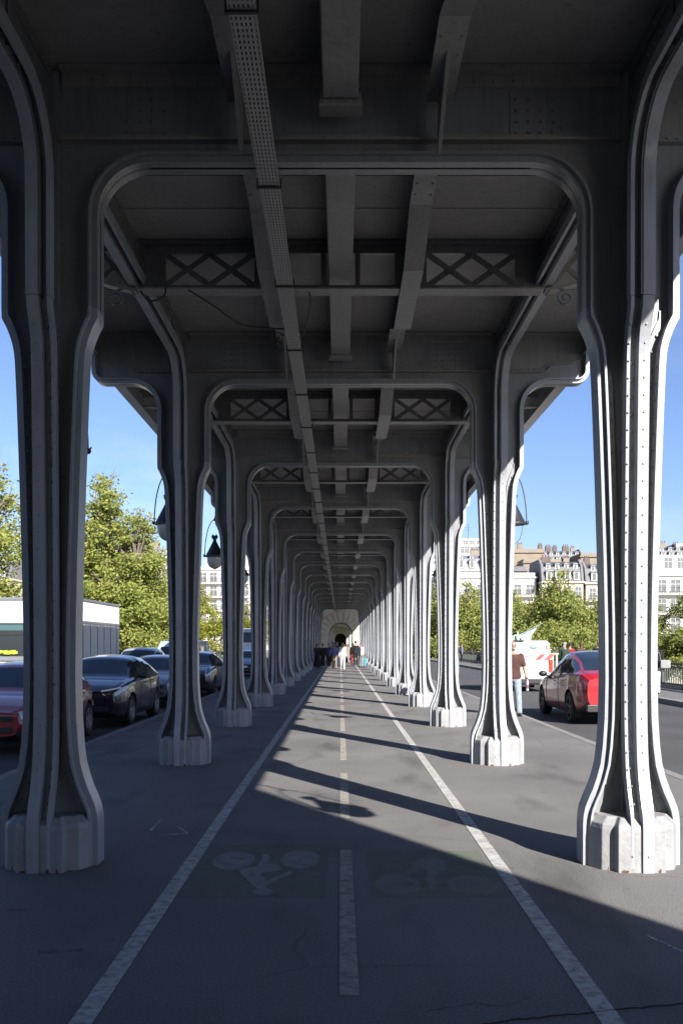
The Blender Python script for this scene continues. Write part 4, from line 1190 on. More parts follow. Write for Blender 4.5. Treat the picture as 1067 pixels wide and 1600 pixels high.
def seg(mb, a, b, ra, rb):
    mb.tube([a, Vector(a).lerp(Vector(b), .5), b], [ra, (ra+rb)/2, rb], 10); mb.ball(a, ra, 10, 6); mb.ball(b, rb, 10, 6)
def person(label, loc, rz, H=1.74, top='c_white', bottom='c_black', hair='h_dark', skin='skin', shoes='shoe', longsleeve=True, hairlen=0, step=0.0,
           armL=(.05,.15), armR=(-.05,.15), abd=.12, skirt=False, hold=None, beard=False, group='people on the bridge', bald=False, fat=1.0, sub=1, turn=0.0):
    """local figure faces -Y; arm = (forward swing, elbow bend) in radians; L is +x"""
    s = H/1.75; vox = .014 if sub == 2 else .019
    J = {}; hands = {}
    for sd, sx, arm, stp in (('L',1,armL,step),('R',-1,armR,-step)):
        a, e = arm
        sh = Vector((sx*.178*fat**.6, .006, 1.395)); up = .285; fo = .25
        d1 = Vector((sx*math.sin(abd), -math.sin(a), -math.cos(a)*math.cos(abd))).normalized()
        el = sh + d1*up
        d2 = Vector((sx*math.sin(abd)*.5, -math.sin(a+e), -math.cos(a+e))).normalized()
        wr = el + d2*fo; pa = wr + d2*.07
        J['sh'+sd], J['el'+sd], J['wr'+sd], J['pa'+sd] = sh, el, wr, pa
        hands[sd] = (pa, d2, sx)
        hp = Vector((sx*.088*fat**.5, 0, .89)); th = stp*.45
        kn = hp + Vector((sx*.006, -math.sin(th), -math.cos(th)))*.415
        t2 = th - (.35*abs(step)+.03 if stp < 0 else .05)
        an = kn + Vector((0, -math.sin(t2), -math.cos(t2)))*.40
        J['hp'+sd], J['kn'+sd], J['an'+sd] = hp, kn, an
        J['cf'+sd] = kn.lerp(an, .32) + Vector((0,.016,0)); J['to'+sd] = an + Vector((sx*.02,-.14,-.045))
    zmin = min(J['anL'].z, J['anR'].z)-.085; dz = -zmin
    f = fat**.5
    b = MB(); torso(b, .8, 1.5, 0, fat)
    seg(b, (0,.012,1.44), (0,-.004,1.56), .060, .052)
    b.ball((0,-.006,1.650), (.074,.094,.098), 16, 10); b.ball((0,-.030,1.592), (.058,.064,.056), 14, 8)
    for sd in 'LR':
        seg(b, J['sh'+sd], J['el'+sd], .056*f, .041*f); seg(b, J['el'+sd], J['wr'+sd], .041*f, .027); seg(b, J['wr'+sd], J['pa'+sd], .027, .033)
        seg(b, J['hp'+sd], J['kn'+sd], .088*f, .057*f); seg(b, J['kn'+sd], J['cf'+sd], .055*f, .056*f); seg(b, J['cf'+sd], J['an'+sd], .056*f, .036); seg(b, J['an'+sd], J['to'+sd], .038, .026)
    body = fuse(b, vox)
    for sd, (pa, d, sx) in hands.items():      # five fingers rooted in the palm
        side = Vector((0,-1,0)); side = (side - d*side.dot(d)).normalized(); pn = d.cross(side)*sx
        curl = 1.3 if hold and sd == 'L' else .5
        for k, ln in enumerate((.075,.085,.08,.062)):
            b0 = pa + side*(.030-.020*k) + d*.008; pts = [b0]; dd = d.copy()
            for q_ in range(3):
                dd = (dd - pn*(curl*.33)).normalized() if q_ else dd
                pts.append(pts[-1] + dd*ln*(.42,.32,.26)[q_])
            body.tube(pts, [.0095,.009,.008,.006], 6)
        b0 = pa + side*.028 - d*.035
        body.tube([b0, b0+side*.028+d*.03, b0+side*.030+d*.062-pn*.012], [.012,.010,.007], 6)
    for sx in (-1, 1):
        body.ball((sx*.031,-.094,1.650), (.011,.008,.008), 8, 5, 1)
        body.ball((sx*.031,-.096,1.668), (.017,.006,.004), 8, 4, 1)
        body.ball((sx*.076,.006,1.635), (.012,.02,.032), 8, 5, 0)
    body.add([(0,-.096,1.660),(-.014,-.094,1.612),(.014,-.094,1.612),(0,-.120,1.616)], [(0,1,3),(0,3,2),(1,2,3)], 0, True)
    body.ball((0,-.090,1.582), (.024,.008,.006), 8, 5, 2)
    root = empty('person', loc, rz); root.scale = (s, s, s); tag(root, label, 'person', group)
    body.build('body', [M[skin], M['eye'], M['skin2']], root, (0,0,dz))
    # clothes: looser shells over the same limbs
    b = MB(); torso(b, .86, 1.45, .020, fat)
    for sd in 'LR':
        e = J['el'+sd] if longsleeve else J['sh'+sd].lerp(J['el'+sd], .72)
        seg(b, J['sh'+sd], e, .074*f, .058*f if longsleeve else .064*f)
        if longsleeve: seg(b, J['el'+sd], J['wr'+sd]-hands[sd][1]*.01, .058*f, .040)
    fuse(b, vox).build('jacket' if longsleeve else 'shirt', M[top], root, (0,0,dz), recalc=False)
    if skirt:
        sk = MB(); sk.lathe([(.30,.10),(.26,.35),(.21,.65),(.178,.90),(.16,1.0)], 18); sk.build('skirt', M[bottom], root, (0,0,dz))
    else:
        b = MB(); torso(b, .8, 1.0, .011, fat)
        for sd in 'LR':
            hp, kn, an = J['hp'+sd], J['kn'+sd], J['an'+sd]
            seg(b, hp, kn, .103*f, .076*f); seg(b, kn, kn.lerp(an,.4), .076*f, .074*f); seg(b, kn.lerp(an,.4), an+Vector((0,0,-.01)), .074*f, .066*f)
        fuse(b, vox, 3).build('trousers', M[bottom], root, (0,0,dz), recalc=False)
    for sd in 'LR':
        a = J['an'+sd]
        MB().ball((a.x, a.y-.055, a.z-.042), (.050,.140,.042), 12, 8).build('shoe', M[shoes], root, (0,0,dz))
    if not bald:
        hb = MB(); hb.ball((0,.014,1.682), (.088,.102,.086), 16, 10)
        hb.v = [(x, y, (z if z > 1.69 else 1.69) if y < -.035 else z) for x, y, z in hb.v]
        if hairlen: hb.ball((0,.058,1.60-hairlen*.5), (.082,.05,.07+hairlen*.5), 12, 8)
        hb.build('hair', M[hair], root, (0,0,dz))
    else:
        hb = MB(); hb.ball((0,.034,1.650), (.081,.078,.045), 14, 7); hb.build('hair', M['h_grey'], root, (0,0,dz))
    if beard: MB().ball((0,-.058,1.574), (.050,.046,.034), 12, 7).build('beard', M['h_grey'], root, (0,0,dz))
    return root, {k: (Vector(v[0])+Vector((0,0,dz)))*s for k, v in hands.items()}, s, dz
# man walking towards the camera
m_, hd, s_, dz_ = person('balding man in brown t-shirt and pale jeans, walking beside the right kerb with a bottle', (4.0,21.9,0), R(6), 1.74, 'c_brown', 'c_jean', skin='skin', longsleeve=False, bald=True, beard=True, step=.55, armL=(.12,.12), armR=(-.1,.25), abd=.26, hold='L', fat=1.12, group='people on the pavements', sub=2)
w_ = MB(); pa = hd['L']/s_ - Vector((0,0,dz_)); w_.lathe([(.036,-.014),(.038,0),(.036,.014),(.028,0),(.036,-.014)], 12, (pa.x-.01, pa.y+.01, pa.z+.075)); w_.build('watch', M['trim'], m_, (0,0,dz_))
Rm = Matrix.Rotation(R(6), 3, 'Z'); bp_ = Rm @ hd['L'] + Vector((4.0,21.9,0))
bt = MB(); bt.lathe([(0,-.16),(.030,-.16),(.033,-.15),(.033,.03),(.028,.06),(.013,.085),(.013,.11),(0,.11)], 14, (0,0,0), 0); 
root = bt.build('water_bottle', M['bottle'], None, tuple(bp_+Vector((0,-.045,-.06)))); tag(root, 'clear plastic water bottle in the hand of the man in brown', 'bottle')
MB().lathe([(.0345,-.10),(.0345,-.02)], 14).build('label_band', M['label'], root)
person('person in pale blue shirt mostly hidden behind the third right column', (3.30,28.6,0), R(175), 1.75, 'c_blue', 'c_jean', group='people on the pavements', longsleeve=True, armL=(-.15,.2), abd=.2)
# crowd in the walkway
G = 'people walking under the viaduct'
person('person dressed all in white, walking in the middle of the cycle lane', (.14,62.0,0), 0, 1.80, 'c_white', 'c_white', 'h_dark', step=.3, shoes='shoew', group=G)
person('person with lilac jacket and beige trousers beside the one in white', (-.40,63.4,0), 0, 1.74, 'c_purple', 'c_beige', 'h_brown', hairlen=.2, armR=(.2,.6), abd=.35, group=G)
person('person in long black skirt and black top, leftmost of the far crowd', (-1.62,66,0), R(20), 1.70, 'c_black', 'c_black', 'h_dark', hairlen=.25, skirt=True, armR=(.5,1.6), group=G)
person('person in black jacket and white shoes behind the long black skirt', (-1.28,68,0), R(-10), 1.70, 'c_black', 'c_black', shoes='shoew', group=G, step=.3)
person('person in navy top and dark trousers behind the lilac jacket', (-.86,68.5,0), R(15), 1.72, 'c_navy', 'c_black', group=G, step=-.3)
person('tall dark haired person in black behind the one in white', (-.25,69.5,0), 0, 1.86, 'c_black', 'c_navy', group=G)
person('brown haired person in grey behind the lilac jacket', (-.62,71,0), 0, 1.84, 'c_grey', 'c_black', 'h_brown', group=G)
person('person in white shirt and black skirt far down the lane centre', (.35,82,0), 0, 1.70, 'c_white', 'c_black', skirt=True, group=G)
person('person in pale pink top far down the lane, right of centre', (.62,84,0), 0, 1.66, 'c_beige', 'c_grey', 'h_brown', hairlen=.2, group=G)
person('person in black top and red trousers walking away right of the lane', (.98,74,0), R(180), 1.74, 'c_black', 'c_red', group=G, step=.3)
person('tall person in black carrying a dark bag, right of the crowd', (1.16,72,0), R(180), 1.90, 'c_black', 'c_black', group=G, step=-.3)
person('person in white top and grey trousers beside the cyan suitcase', (1.50,69,0), R(-20), 1.74, 'c_white', 'c_grey', 'h_brown', group=G, armL=(.1,.2))
person('person in dark grey far behind under the stone arch', (.15,90,0), 0, 1.75, 'c_grey', 'c_black', group=G)
root = empty('suitcase', (1.86,69.2,0)); tag(root, 'bright cyan wheeled suitcase standing at the right of the crowd', 'suitcase')
b = MB().box(-.20,.20,-.13,.13,.06,.62).build('shell', M['cyan'], root, bevel=.05)
k = MB()
for x in (-.15,.15): k.lathe([(0,-.02),(.035,-.02),(.035,.02),(0,.02)], 10, (x,-.08,.035), 0, 'x'); k.lathe([(0,-.02),(.035,-.02),(.035,.02),(0,.02)], 10, (x,.08,.035), 0, 'x')
k.build('wheel', M['trim'], root)
MB().tube([(-.1,.09,.6),(-.1,.09,.92),(.1,.09,.92),(.1,.09,.6)], .011, 6).build('handle', M['chrome'], root)
# people by the right balustrade
G = 'people along the right balustrade'
person('grey haired person in dark green jacket by the balustrade, left of the group', (10.55,44.5,.012), R(160), 1.72, 'c_green', 'c_black', 'h_grey', hairlen=.12, group=G)
person('person in red top behind the grey haired one, at the balustrade', (11.3,46.5,.012), R(180), 1.70, 'c_red', 'c_navy', 'h_dark', group=G)
person('brown haired person in dark brown coat at the balustrade', (10.95,43,.012), R(200), 1.70, 'c_brown', 'c_black', 'h_brown', hairlen=.3, group=G)
person('balding man in black jacket facing the camera at the balustrade', (10.8,39.5,.012), R(-10), 1.80, 'c_black', 'c_grey', skin='skin', bald=True, group=G)
person('dark haired person in light blue shirt seen from behind at the balustrade', (10.9,37.8,.012), R(185), 1.80, 'c_blue', 'c_navy', 'h_dark', group=G, fat=1.15)
person('person in red jacket far along the right pavement', (11.2,54,.012), R(180), 1.70, 'c_red', 'c_black', 'h_dark', group=G)
person('person in black far along the right pavement near the statue', (10.7,58,.012), 0, 1.72, 'c_black', 'c_grey', 'h_brown', group=G)
person('person in purple top at the far end of the right balustrade', (11.3,88,.012), R(90), 1.72, 'c_purple', 'c_black', 'h_dark', group=G)
person('person in white trousers with grey shoulder bag behind the nearest right column', (10.40,31.2,.012), R(170), 1.74, 'c_black', 'c_white', 'h_dark', group=G, hairlen=.15, abd=.2)
bag = MB().box(-.17,.17,-.07,.07,-.14,.14).build('shoulder_bag', M['c_grey'], None, (10.66,31.0,1.0), bevel=.04); tag(bag, 'grey shoulder bag at the hip of the person in white trousers', 'bag')
MB().tube([(-.14,0,.12),(-.18,0,.35),(-.30,0,.45)], .01, 5).build('strap', M['c_grey'], bag)
# ------------------------------------------------------------------ balustrades
def make_rail(s):
    root = empty('railing_panel'); L = 2.4
    p = MB(); p.box(-.06,.06,-.09,.09,.0,1.0); p.box(-.09,.09,-.12,.12,.0,.12); p.box(-.08,.08,-.11,.11,.90,.97)
    p.build('post', M['rail'], root, bevel=.008)
    r = MB(); r.box(-.06,.06,.09,L-.09,.88,.96); r.box(-.04,.04,.09,L-.09,.14,.20); r.box(-.05,.05,.09,L-.09,.78,.82)
    for k in range(9): r.box(-.022,.022,.22+.235*k,.262+.235*k,.20,.78)
    r.build('bars', M['rail'], root)
    MB().box(-.10,.10,.12,L-.12,0,.13).build('plinth', M['railpale'], root)
    return root
ra = make_rail(1)
for s in (-1, 1):
    side = 'right' if s > 0 else 'left'; k = 0
    for i in range(34):
        o = ra if (s == -1 and i == 0) else copy_tree(ra)
        o.location = (s*12.35, 17+2.4*i, .012); k += 1
        tag(o, f'dark green iron balustrade panel on the {side} side of the bridge, {ordn(k)} from the camera' if k <= 20 else f'far dark green balustrade panel on the {side} side, number {ordn(k-20)} past the twentieth', 'railing', 'balustrade panels of the bridge')
# white gate fence near the group
root = empty('white_barrier', (11.35,49.5,.012)); tag(root, 'white slatted barrier standing above the right balustrade beside the group of people', 'barrier')
b = MB(); b.box(-.9,.9,-.03,.03,1.12,1.19); b.box(-.9,.9,-.03,.03,.12,.18); b.build('rail', M['frame_w'], root)
b = MB()
for k in range(9): b.box(-.85+.2*k,-.78+.2*k,-.02,.02,.18,1.12)
b.build('slat', M['frame_w'], root)
b = MB(); b.box(-.95,-.88,-.05,.05,0,1.25); b.box(.88,.95,-.05,.05,0,1.25); b.build('post', M['frame_w'], root)
# kiosk roof beyond the balustrade
root = empty('kiosk', (15.0,84,-1.0)); tag(root, 'low pale kiosk with a rounded grey roof beyond the far right balustrade', 'kiosk')
MB().box(-2.6,2.6,-1.3,1.3,-4,1.75).build('wall', M['white'], root)
k = MB(); k.lathe([(2.55,1.75),(2.5,2.0),(2.2,2.25),(1.5,2.42),(0,2.48)], 24); k.v = [(x*1.05, y*.55, z) for x, y, z in k.v]
k.build('roof', M['wallgrey'], root)

# ------------------------------------------------------------------ statue
root = empty('statue', (13.3,70.5,-2.5)); tag(root, 'pale green bronze rider statue with raised sword and wing-like drapery, above the white van', 'statue')
MB().box(-.9,.9,-1.3,1.3,-7,2.6).build('pedestal', M['stone'], root, bevel=.08)
zb = 2.6
def limb(name, pts, rad): MB().tube(pts, rad, 10).build(name, M['bronze'], root)
J = {'rump':((.5,.2,zb+1.1),(.33,.30)),'mid':((0,.1,zb+1.15),(.32,.32)),'chest':((-.45,0,zb+1.3),(.30,.34)),'neck':((-.75,-.05,zb+1.75),(.15,.22)),'poll':((-.9,-.1,zb+2.05),(.12,.15)),'muz':((-1.2,-.15,zb+1.8),(.075,.09))}
E = [('rump','mid'),('mid','chest'),('chest','neck'),('neck','poll'),('poll','muz')]
for n, x, y, up in (('a',-.5,-.2,True),('b',-.5,.22,False),('c',.6,-.05,False),('d',.6,.4,False)):
    par = 'chest' if n in 'ab' else 'rump'
    J['k'+n] = ((x-.25 if up else x, y, zb+.75 if up else zb+.6),.11); J['h'+n] = ((x-.1 if up else x+.08, y, zb+.4 if up else zb+.28),.065); J['f'+n] = ((x-.15 if up else x, y, zb+.2 if up else zb+.03),.075)
    E += [(par,'k'+n),('k'+n,'h'+n),('h'+n,'f'+n)]
b = MB(); mesh_to_mb(b, skin_mesh('h', J, E, 'mid', 1), 0); b.build('horse', M['bronze'], root, recalc=False)
J = {'pel':((.0,.1,zb+1.62),(.17,.16)),'che':((-.05,.1,zb+2.1),(.19,.14)),'nk':((-.06,.1,zb+2.38),.06),'hd':((-.08,.08,zb+2.55),.11),'sl':((.15,.1,zb+2.28),.07),'el':((.5,0,zb+2.45),.055),'ha':((.85,-.1,zb+2.72),.045),
     'sr':((-.26,.1,zb+2.28),.07),'er':((-.5,-.1,zb+2.0),.055),'hr':((-.6,-.3,zb+1.85),.045),'k1':((-.2,-.3,zb+1.3),.09),'f1':((-.1,-.35,zb+.8),.05),'k2':((-.2,.5,zb+1.3),.09),'f2':((-.1,.55,zb+.8),.05)}
E = [('pel','che'),('che','nk'),('nk','hd'),('che','sl'),('sl','el'),('el','ha'),('che','sr'),('sr','er'),('er','hr'),('pel','k1'),('k1','f1'),('pel','k2'),('k2','f2')]
b = MB(); mesh_to_mb(b, skin_mesh('h', J, E, 'pel', 1), 0); b.build('rider', M['bronze'], root, recalc=False)
MB().obox((.8,-.1,zb+2.68),(1.75,-.25,zb+3.15),.05,.03).build('sword', M['bronze'], root)
w = MB()
w.prism([(.05,zb+2.3),(.45,zb+2.42),(.9,zb+2.62),(1.5,zb+2.98),(1.25,zb+2.55),(1.02,zb+2.22),(.95,zb+1.9),(.80,zb+1.6),(.74,zb+1.25),(.55,zb+1.0),(.48,zb+1.35),(.30,zb+1.7),(.15,zb+2.0)], 'y', .06, .15)
w.prism([(-.25,zb+2.2),(-.9,zb+2.35),(-1.2,zb+2.2),(-.8,zb+1.9),(-.3,zb+1.7)], 'y', .10, .18)
w.build('drapery', M['bronze'], root, bevel=.03)

# ------------------------------------------------------------------ trees
def make_tree(name, H, blobs, nclump, leaf, lmat, seed, lsize=.36, trunk_r=.35, spread=.85):
    """blobs: (x,y,z,rx,ry,rz,weight) in local metres; trunk from 0"""
    rnd = random.Random(seed); npr = np.random.default_rng(seed)
    root = empty(name)
    tk = MB(); top = Vector((rnd.uniform(-.4,.4), rnd.uniform(-.4,.4), H*.82))
    path = [Vector((0,0,-.3)), Vector((.1,0,H*.15)), Vector((rnd.uniform(-.3,.3),rnd.uniform(-.3,.3),H*.4)), Vector((rnd.uniform(-.4,.4),0,H*.62)), top]
    tk.tube(path, [trunk_r*1.25, trunk_r, trunk_r*.72, trunk_r*.42, trunk_r*.12], 10)
    for b in blobs:
        for _ in range(4):
            c = Vector((b[0]+rnd.uniform(-.6,.6)*b[3], b[1]+rnd.uniform(-.6,.6)*b[4], b[2]+rnd.uniform(-.3,.7)*b[5]))
            z0 = max(H*.16, min(H*.75, c.z-rnd.uniform(1.2,3.2))); t = z0/(H*.82)
            seg = min(3, int(t*4)); a = path[seg].lerp(path[seg+1], min(1, max(0, (z0-path[seg].z)/max(.1, path[seg+1].z-path[seg].z))))
            mid = a.lerp(c, .5)+Vector((rnd.uniform(-.4,.4), rnd.uniform(-.4,.4), rnd.uniform(-.1,.5)))
            tk.tube([a, mid, c, c+(c-mid)*.5], [trunk_r*.30, trunk_r*.18, trunk_r*.08, trunk_r*.03], 6)
    tk.build('trunk', M['bark'], root)
    W = np.array([b[6] for b in blobs], float); W /= W.sum()
    cs = []
    for _ in range(nclump):
        b = blobs[npr.choice(len(blobs), p=W)]
        d = npr.normal(size=3); d /= np.linalg.norm(d); r = npr.uniform(.25, 1.0)**.55
        cs.append((np.array(b[:3]) + d*r*np.array(b[3:6]), npr.uniform(.28, .62)*spread))
    pos = []
    for c, r in cs:
        n = max(3, int(leaf*npr.uniform(.5, 1.4)))
        pos.append(c + npr.normal(size=(n,3))*r*np.array([1,1,.75]))
    pos = np.concatenate(pos); n = len(pos)
    a = npr.normal(size=(n,3)); a[:,2] -= .3; a /= np.linalg.norm(a, axis=1)[:,None]
    b = np.cross(a, npr.normal(size=(n,3))); b /= np.linalg.norm(b, axis=1)[:,None]
    sz = lsize*npr.uniform(.55, 1.3, size=(n,1))
    v = np.stack([pos-a*sz*.5, pos+b*sz*.33, pos+a*sz*.5, pos-b*sz*.33], 1).reshape(-1,3)
    me = bpy.data.meshes.new('crown')
    me.vertices.add(4*n); me.vertices.foreach_set('co', v.ravel())
    me.loops.add(4*n); me.loops.foreach_set('vertex_index', np.arange(4*n))
    me.polygons.add(n); me.polygons.foreach_set('loop_start', np.arange(n)*4); me.polygons.foreach_set('loop_total', np.full(n,4))
    me.materials.append(lmat); me.update(); me.validate()
    o = bpy.data.objects.new('crown', me); COL.objects.link(o); o.parent = root
    return root
def crown(H, W, z0, n, seed, top=1.0):
    r = random.Random(seed); out = []
    for k in range(n):
        t = (k+.5)/n; z = lerp(z0, H*.97, t); w = W*math.sin(PI*min(1, .18+.74*t))**.7*(1 if t < .8 else .8)
        for _ in range(3):
            a = r.uniform(0, 2*PI); q = r.uniform(.25, .62)
            out.append((w*q*math.cos(a), w*q*math.sin(a), z+r.uniform(-.5,.5)*H/n*.6, w*r.uniform(.35,.55), w*r.uniform(.35,.55), (H-z0)/n*r.uniform(.55,.95), w*w*r.uniform(.6,1.2)))
    return out
TALL = [make_tree('tall_tree', 24, crown(24, 4.6, 6.5, 9, s), 620, 40, M['leafA'], s, .29, .42, .95) for s in (3, 11)]
ROUND = [make_tree('round_tree', 13.5, crown(13.5, 5.6, 3.0, 5, s), 680, 42, m, s, .28, .36, .9) for s, m in ((5, M['leafB']), (8, M['leafB']))]
YEL = [make_tree('round_tree', 12.5, crown(12.5, 4.6, 1.5, 5, s), 600, 42, m, s, .27, .30, .85) for s, m in ((21, M['leafC']),)]
used = set()
def plant(proto, x, y, z, sc, rz, label, group, sx=1.0):
    o = proto if id(proto) not in used else copy_tree(proto)
    used.add(id(proto)); o.location = (x, y, z); o.rotation_euler = (0,0,rz); o.scale = (sc*sx, sc*sx, sc)
    tag(o, label, 'tree', group)
GLT = 'trees beyond the left balustrade'; GRT = 'trees beyond the right balustrade'
plant(TALL[0], -22.0, 88, -5.5, .96, .3, 'tall loose green tree between the first and second left columns', GLT, 1.25)
plant(TALL[1], -32.8, 88, -5.5, .98, 1.2, 'tall green tree at the far left edge behind the truck', GLT, 1.25)
plant(TALL[0], -25.5, 97, -5.5, .78, 2.2, 'shorter green tree behind the first left column', GLT, 1.4)
plant(TALL[1], -18.6, 94, -5.5, .70, 4.0, 'low dense green tree rising behind the second left column', GLT, 1.5)
plant(TALL[1], -18.6, 86, -5.5, .80, 2.6, 'mid-height light green tree just left of the second left column and its lantern', GLT, 1.35)
plant(TALL[0], -38.5, 94, -5.5, .85, 5.0, 'green tree beyond the left edge of the truck', GLT)
plant(YEL[0], -15.6, 104, -4.5, .92, .5, 'bright yellow-green round tree between second and third left columns', GLT, 1.1)
plant(YEL[0], -12.2, 128, -.5, .62, 2.5, 'small yellow-green tree right of the hanging lantern, third to fourth left column', GLT, 1.2)
plant(YEL[0], -21.5, 112, -4.5, .85, 3.6, 'yellow-green tree in the gap left of the second left column', GLT, 1.2)
plant(ROUND[0], -24.0, 118, -.6, .62, 3.0, 'olive green tree below the white left-hand houses', GLT, 1.3)
RT = [(12.6,118,1.02,.3,'slim olive green tree right of the far right columns'),(15.6,112,1.02,1.4,'olive green tree between the third and second right columns, left of the kiosk roof'),(19.2,114,.80,2.3,'small green tree behind the bronze statue'),
      (25.6,110,1.10,3.3,'largest round olive green tree above the red car'),(31.2,113,.90,4.2,'green tree left of the nearest right column'),(36.0,112,.88,5.2,'green tree hidden behind the nearest right column'),(41.0,108,.95,.9,'dense green tree at the right edge of view'),(46.5,112,.95,1.9,'green tree beyond the right edge of view')]
for i, (x, y, sc, rz, lab) in enumerate(RT): plant(ROUND[i % 2], x, y, -4.6, sc, rz, lab, GRT)
plant(ROUND[1], 22.3, 120, -.5, .68, 2.0, 'low green tree filling the gap behind the white van', GRT, 1.4)
plant(ROUND[0], 28.5, 122, -.5, .62, 2.9, 'low green tree behind the largest olive tree', GRT, 1.4)
plant(ROUND[1], 36.5, 122, -.5, .62, 1.1, 'low green tree behind the trees at the right edge', GRT, 1.4)
plant(ROUND[0], 16.6, 124, -.5, .60, 5.1, 'low green tree behind the statue and kiosk', GRT, 1.4)

# ------------------------------------------------------------------ buildings
def win_mesh(w, h):
    key = (round(w,2), round(h,2))
    if key not in WM:
        b = MB(); b.box(-w/2,w/2,-.03,.05,0,h,1); b.box(-w/2-.12,-w/2,-.10,.05,-.08,h+.1,0); b.box(w/2,w/2+.12,-.10,.05,-.08,h+.1,0); b.box(-w/2-.12,w/2+.12,-.10,.05,h,h+.12,0); b.box(-w/2-.15,w/2+.15,-.16,.05,-.14,-.08,0)
        b.box(-.03,.03,-.06,.05,0,h,0); b.box(-w/2,w/2,-.055,.05,h*.62,h*.66,0)
        WM[key] = b.mesh('window', [M['frame_w'], M['pane']])
    return WM[key]
WM = {}
def building(label, x0, x1, y, d, zt, wall, fh=3.2, nwin=6, floors=4, roof='flat', rh=3.5, balc=(0,), ww=1.1, wh=1.9, chim=3, z0=-.6, roofm='slate', rot=0.0, win=True, ratt=True):
    xc = (x0+x1)/2; W = x1-x0
    root = empty('building', (xc, y, 0), rot); tag(root, label, 'building', 'houses across the river')
    MB().box(-W/2, W/2, 0, d, z0, zt).build('wall', M[wall], root)
    c = MB(); c.box(-W/2-.25, W/2+.25, -.35, d+.1, zt, zt+.28)
    for f in range(1, floors): c.box(-W/2-.04, W/2+.04, -.10, .0-.001, zt-fh*f-.05, zt-fh*f+.10)
    c.build('cornice', M[wall], root)
    if win:
        for f in range(floors):
            for k in range(nwin):
                wx = -W/2 + W*(k+.5)/nwin; hh = wh
                o = bpy.data.objects.new('window', win_mesh(ww, hh)); COL.objects.link(o); o.parent = root; o.location = (wx, -.02, zt-fh*(f+1)+.55)
        for f in balc:
            z = zt-fh*(f+1)+.2; b = MB(); b.box(-W/2+.3, W/2-.3, -1.0, -.001, z-.18, z); b.build('balcony_slab', M[wall], root)
            b = MB(); b.box(-W/2+.3, W/2-.3, -1.0, -.95, z+.95, z+1.02)
            n = int(W/.35)
            for k in range(n): b.box(-W/2+.3+(W-.6)*k/n, -W/2+.36+(W-.6)*k/n, -.99, -.96, z, z+.95)
            b.build('balcony_railing', M['ironbal'], root)
    rnd = random.Random(int(abs(x0*7+y)))
    zr = zt+.28
    if roof == 'mansard':
        rp = [(0.0,zr),(.9,zr+rh*.72),(2.6,zr+rh),(d-2.6,zr+rh),(d-.9,zr+rh*.72),(d,zr)]
        MB().prism(rp, 'x', -W/2+.3, W/2-.3).build('roof', M[roofm], root)
        for s in (-1, 1):
            MB().prism([(-.15,zr),(.75,zr+rh*.78),(2.5,zr+rh+.45),(d-2.5,zr+rh+.45),(d,zr)], 'x', *sorted((s*(W/2-.3), s*(W/2+.1)))).build('party_wall', M['wallgrey'], root)
        for k in range(nwin):
            wx = -W/2+.4 + (W-.8)*(k+.5)/nwin
            for (zz, yy, sw, hh) in ((zr+.25,.15,1.05,1.55),(zr+rh*.60,1.05,.75,.9)):
                dm = MB(); dm.box(wx-sw/2, wx+sw/2, yy-.25, yy+1.5, zz, zz+hh); o = dm.build('dormer', M['frame_w'], root)
                MB().prism([(wx-sw/2-.15, zz+hh),(wx+sw/2+.15, zz+hh),(wx+sw/2, zz+hh+.25),(wx-sw/2, zz+hh+.25)], 'y', yy-.4, yy+1.6).build('dormer_roof', M['zinc'], o)
                MB().box(wx-sw*.27, wx+sw*.27, yy-.28, yy-.24, zz+.2, zz+hh-.15).build('pane', M['pane'], o)
        ztop = zr+rh
    else:
        MB().box(-W/2+.05, W/2-.05, .05, d, zr, zr+.7).build('parapet', M[wall], root)
        if roof == 'set':
            MB().box(-W/2+1.5, W/2-1.5, 2, d-1, zr+.7, zr+3.2).build('penthouse', M[wall], root)
            for k in range(nwin-1):
                o = bpy.data.objects.new('window', win_mesh(1.2, 1.6)); COL.objects.link(o); o.parent = root; o.location = (-W/2+1.9+(W-3.8)*(k+.5)/(nwin-1), 1.98, zr+1.1)
        ztop = zr+.7
    for k in range(chim):
        cx = -W/2 + W*(k+.5)/chim + rnd.uniform(-.5,.5); w = rnd.uniform(.5,1.0); hh = rnd.uniform(1.0,2.0)
        c = MB().box(cx-w, cx+w, d*.45, d*.45+.8, ztop-.2, ztop+hh).build('chimney', M['brick' if rnd.random() < .5 else 'tan'], root)
        pt = MB()
        for q_ in range(3): pt.lathe([(.14,0),(.11,.5)], 8, (cx-w*.6+w*.6*q_, d*.45+.4, ztop+hh))
        pt.build('chimney_pot', M['brick'], c)
    return root
# right bank, front row
building('long white flat-roofed building with balcony line, left of the mansard house', 17.5, 35.2, 170, 14, 13.6, 'white', 3.4, 8, 4, 'flat', balc=(0,), chim=0, ww=1.3, wh=1.7)
building('cream house with two rows of dormers in a slate mansard roof, left half', 35.9, 43.2, 168, 13, 12.6, 'cream', 3.2, 4, 4, 'mansard', 3.7, balc=(1,), chim=2)
building('cream house with slate mansard roof and dormers, right half beside a party wall', 43.7, 55.0, 168, 13, 12.4, 'cream', 3.2, 5, 4, 'mansard', 3.5, balc=(0,), chim=3)
building('white modern block with long balconies at the right edge', 49.8, 68, 150, 12, 12.6, 'white', 3.1, 8, 4, 'set', balc=(0,1,2), ww=1.5, wh=1.9, chim=0)
building('dark grey gable-walled house rising behind the long white building', 30.5, 36.5, 185, 12, 16.0, 'wallgrey', 3.2, 3, 2, 'flat', balc=(), chim=1, win=False)
building('white house with dark roof clutter behind the long white building', 16.0, 29.5, 186, 12, 16.2, 'white', 3.2, 6, 3, 'mansard', 3.0, balc=(), chim=3, roofm='zinc')
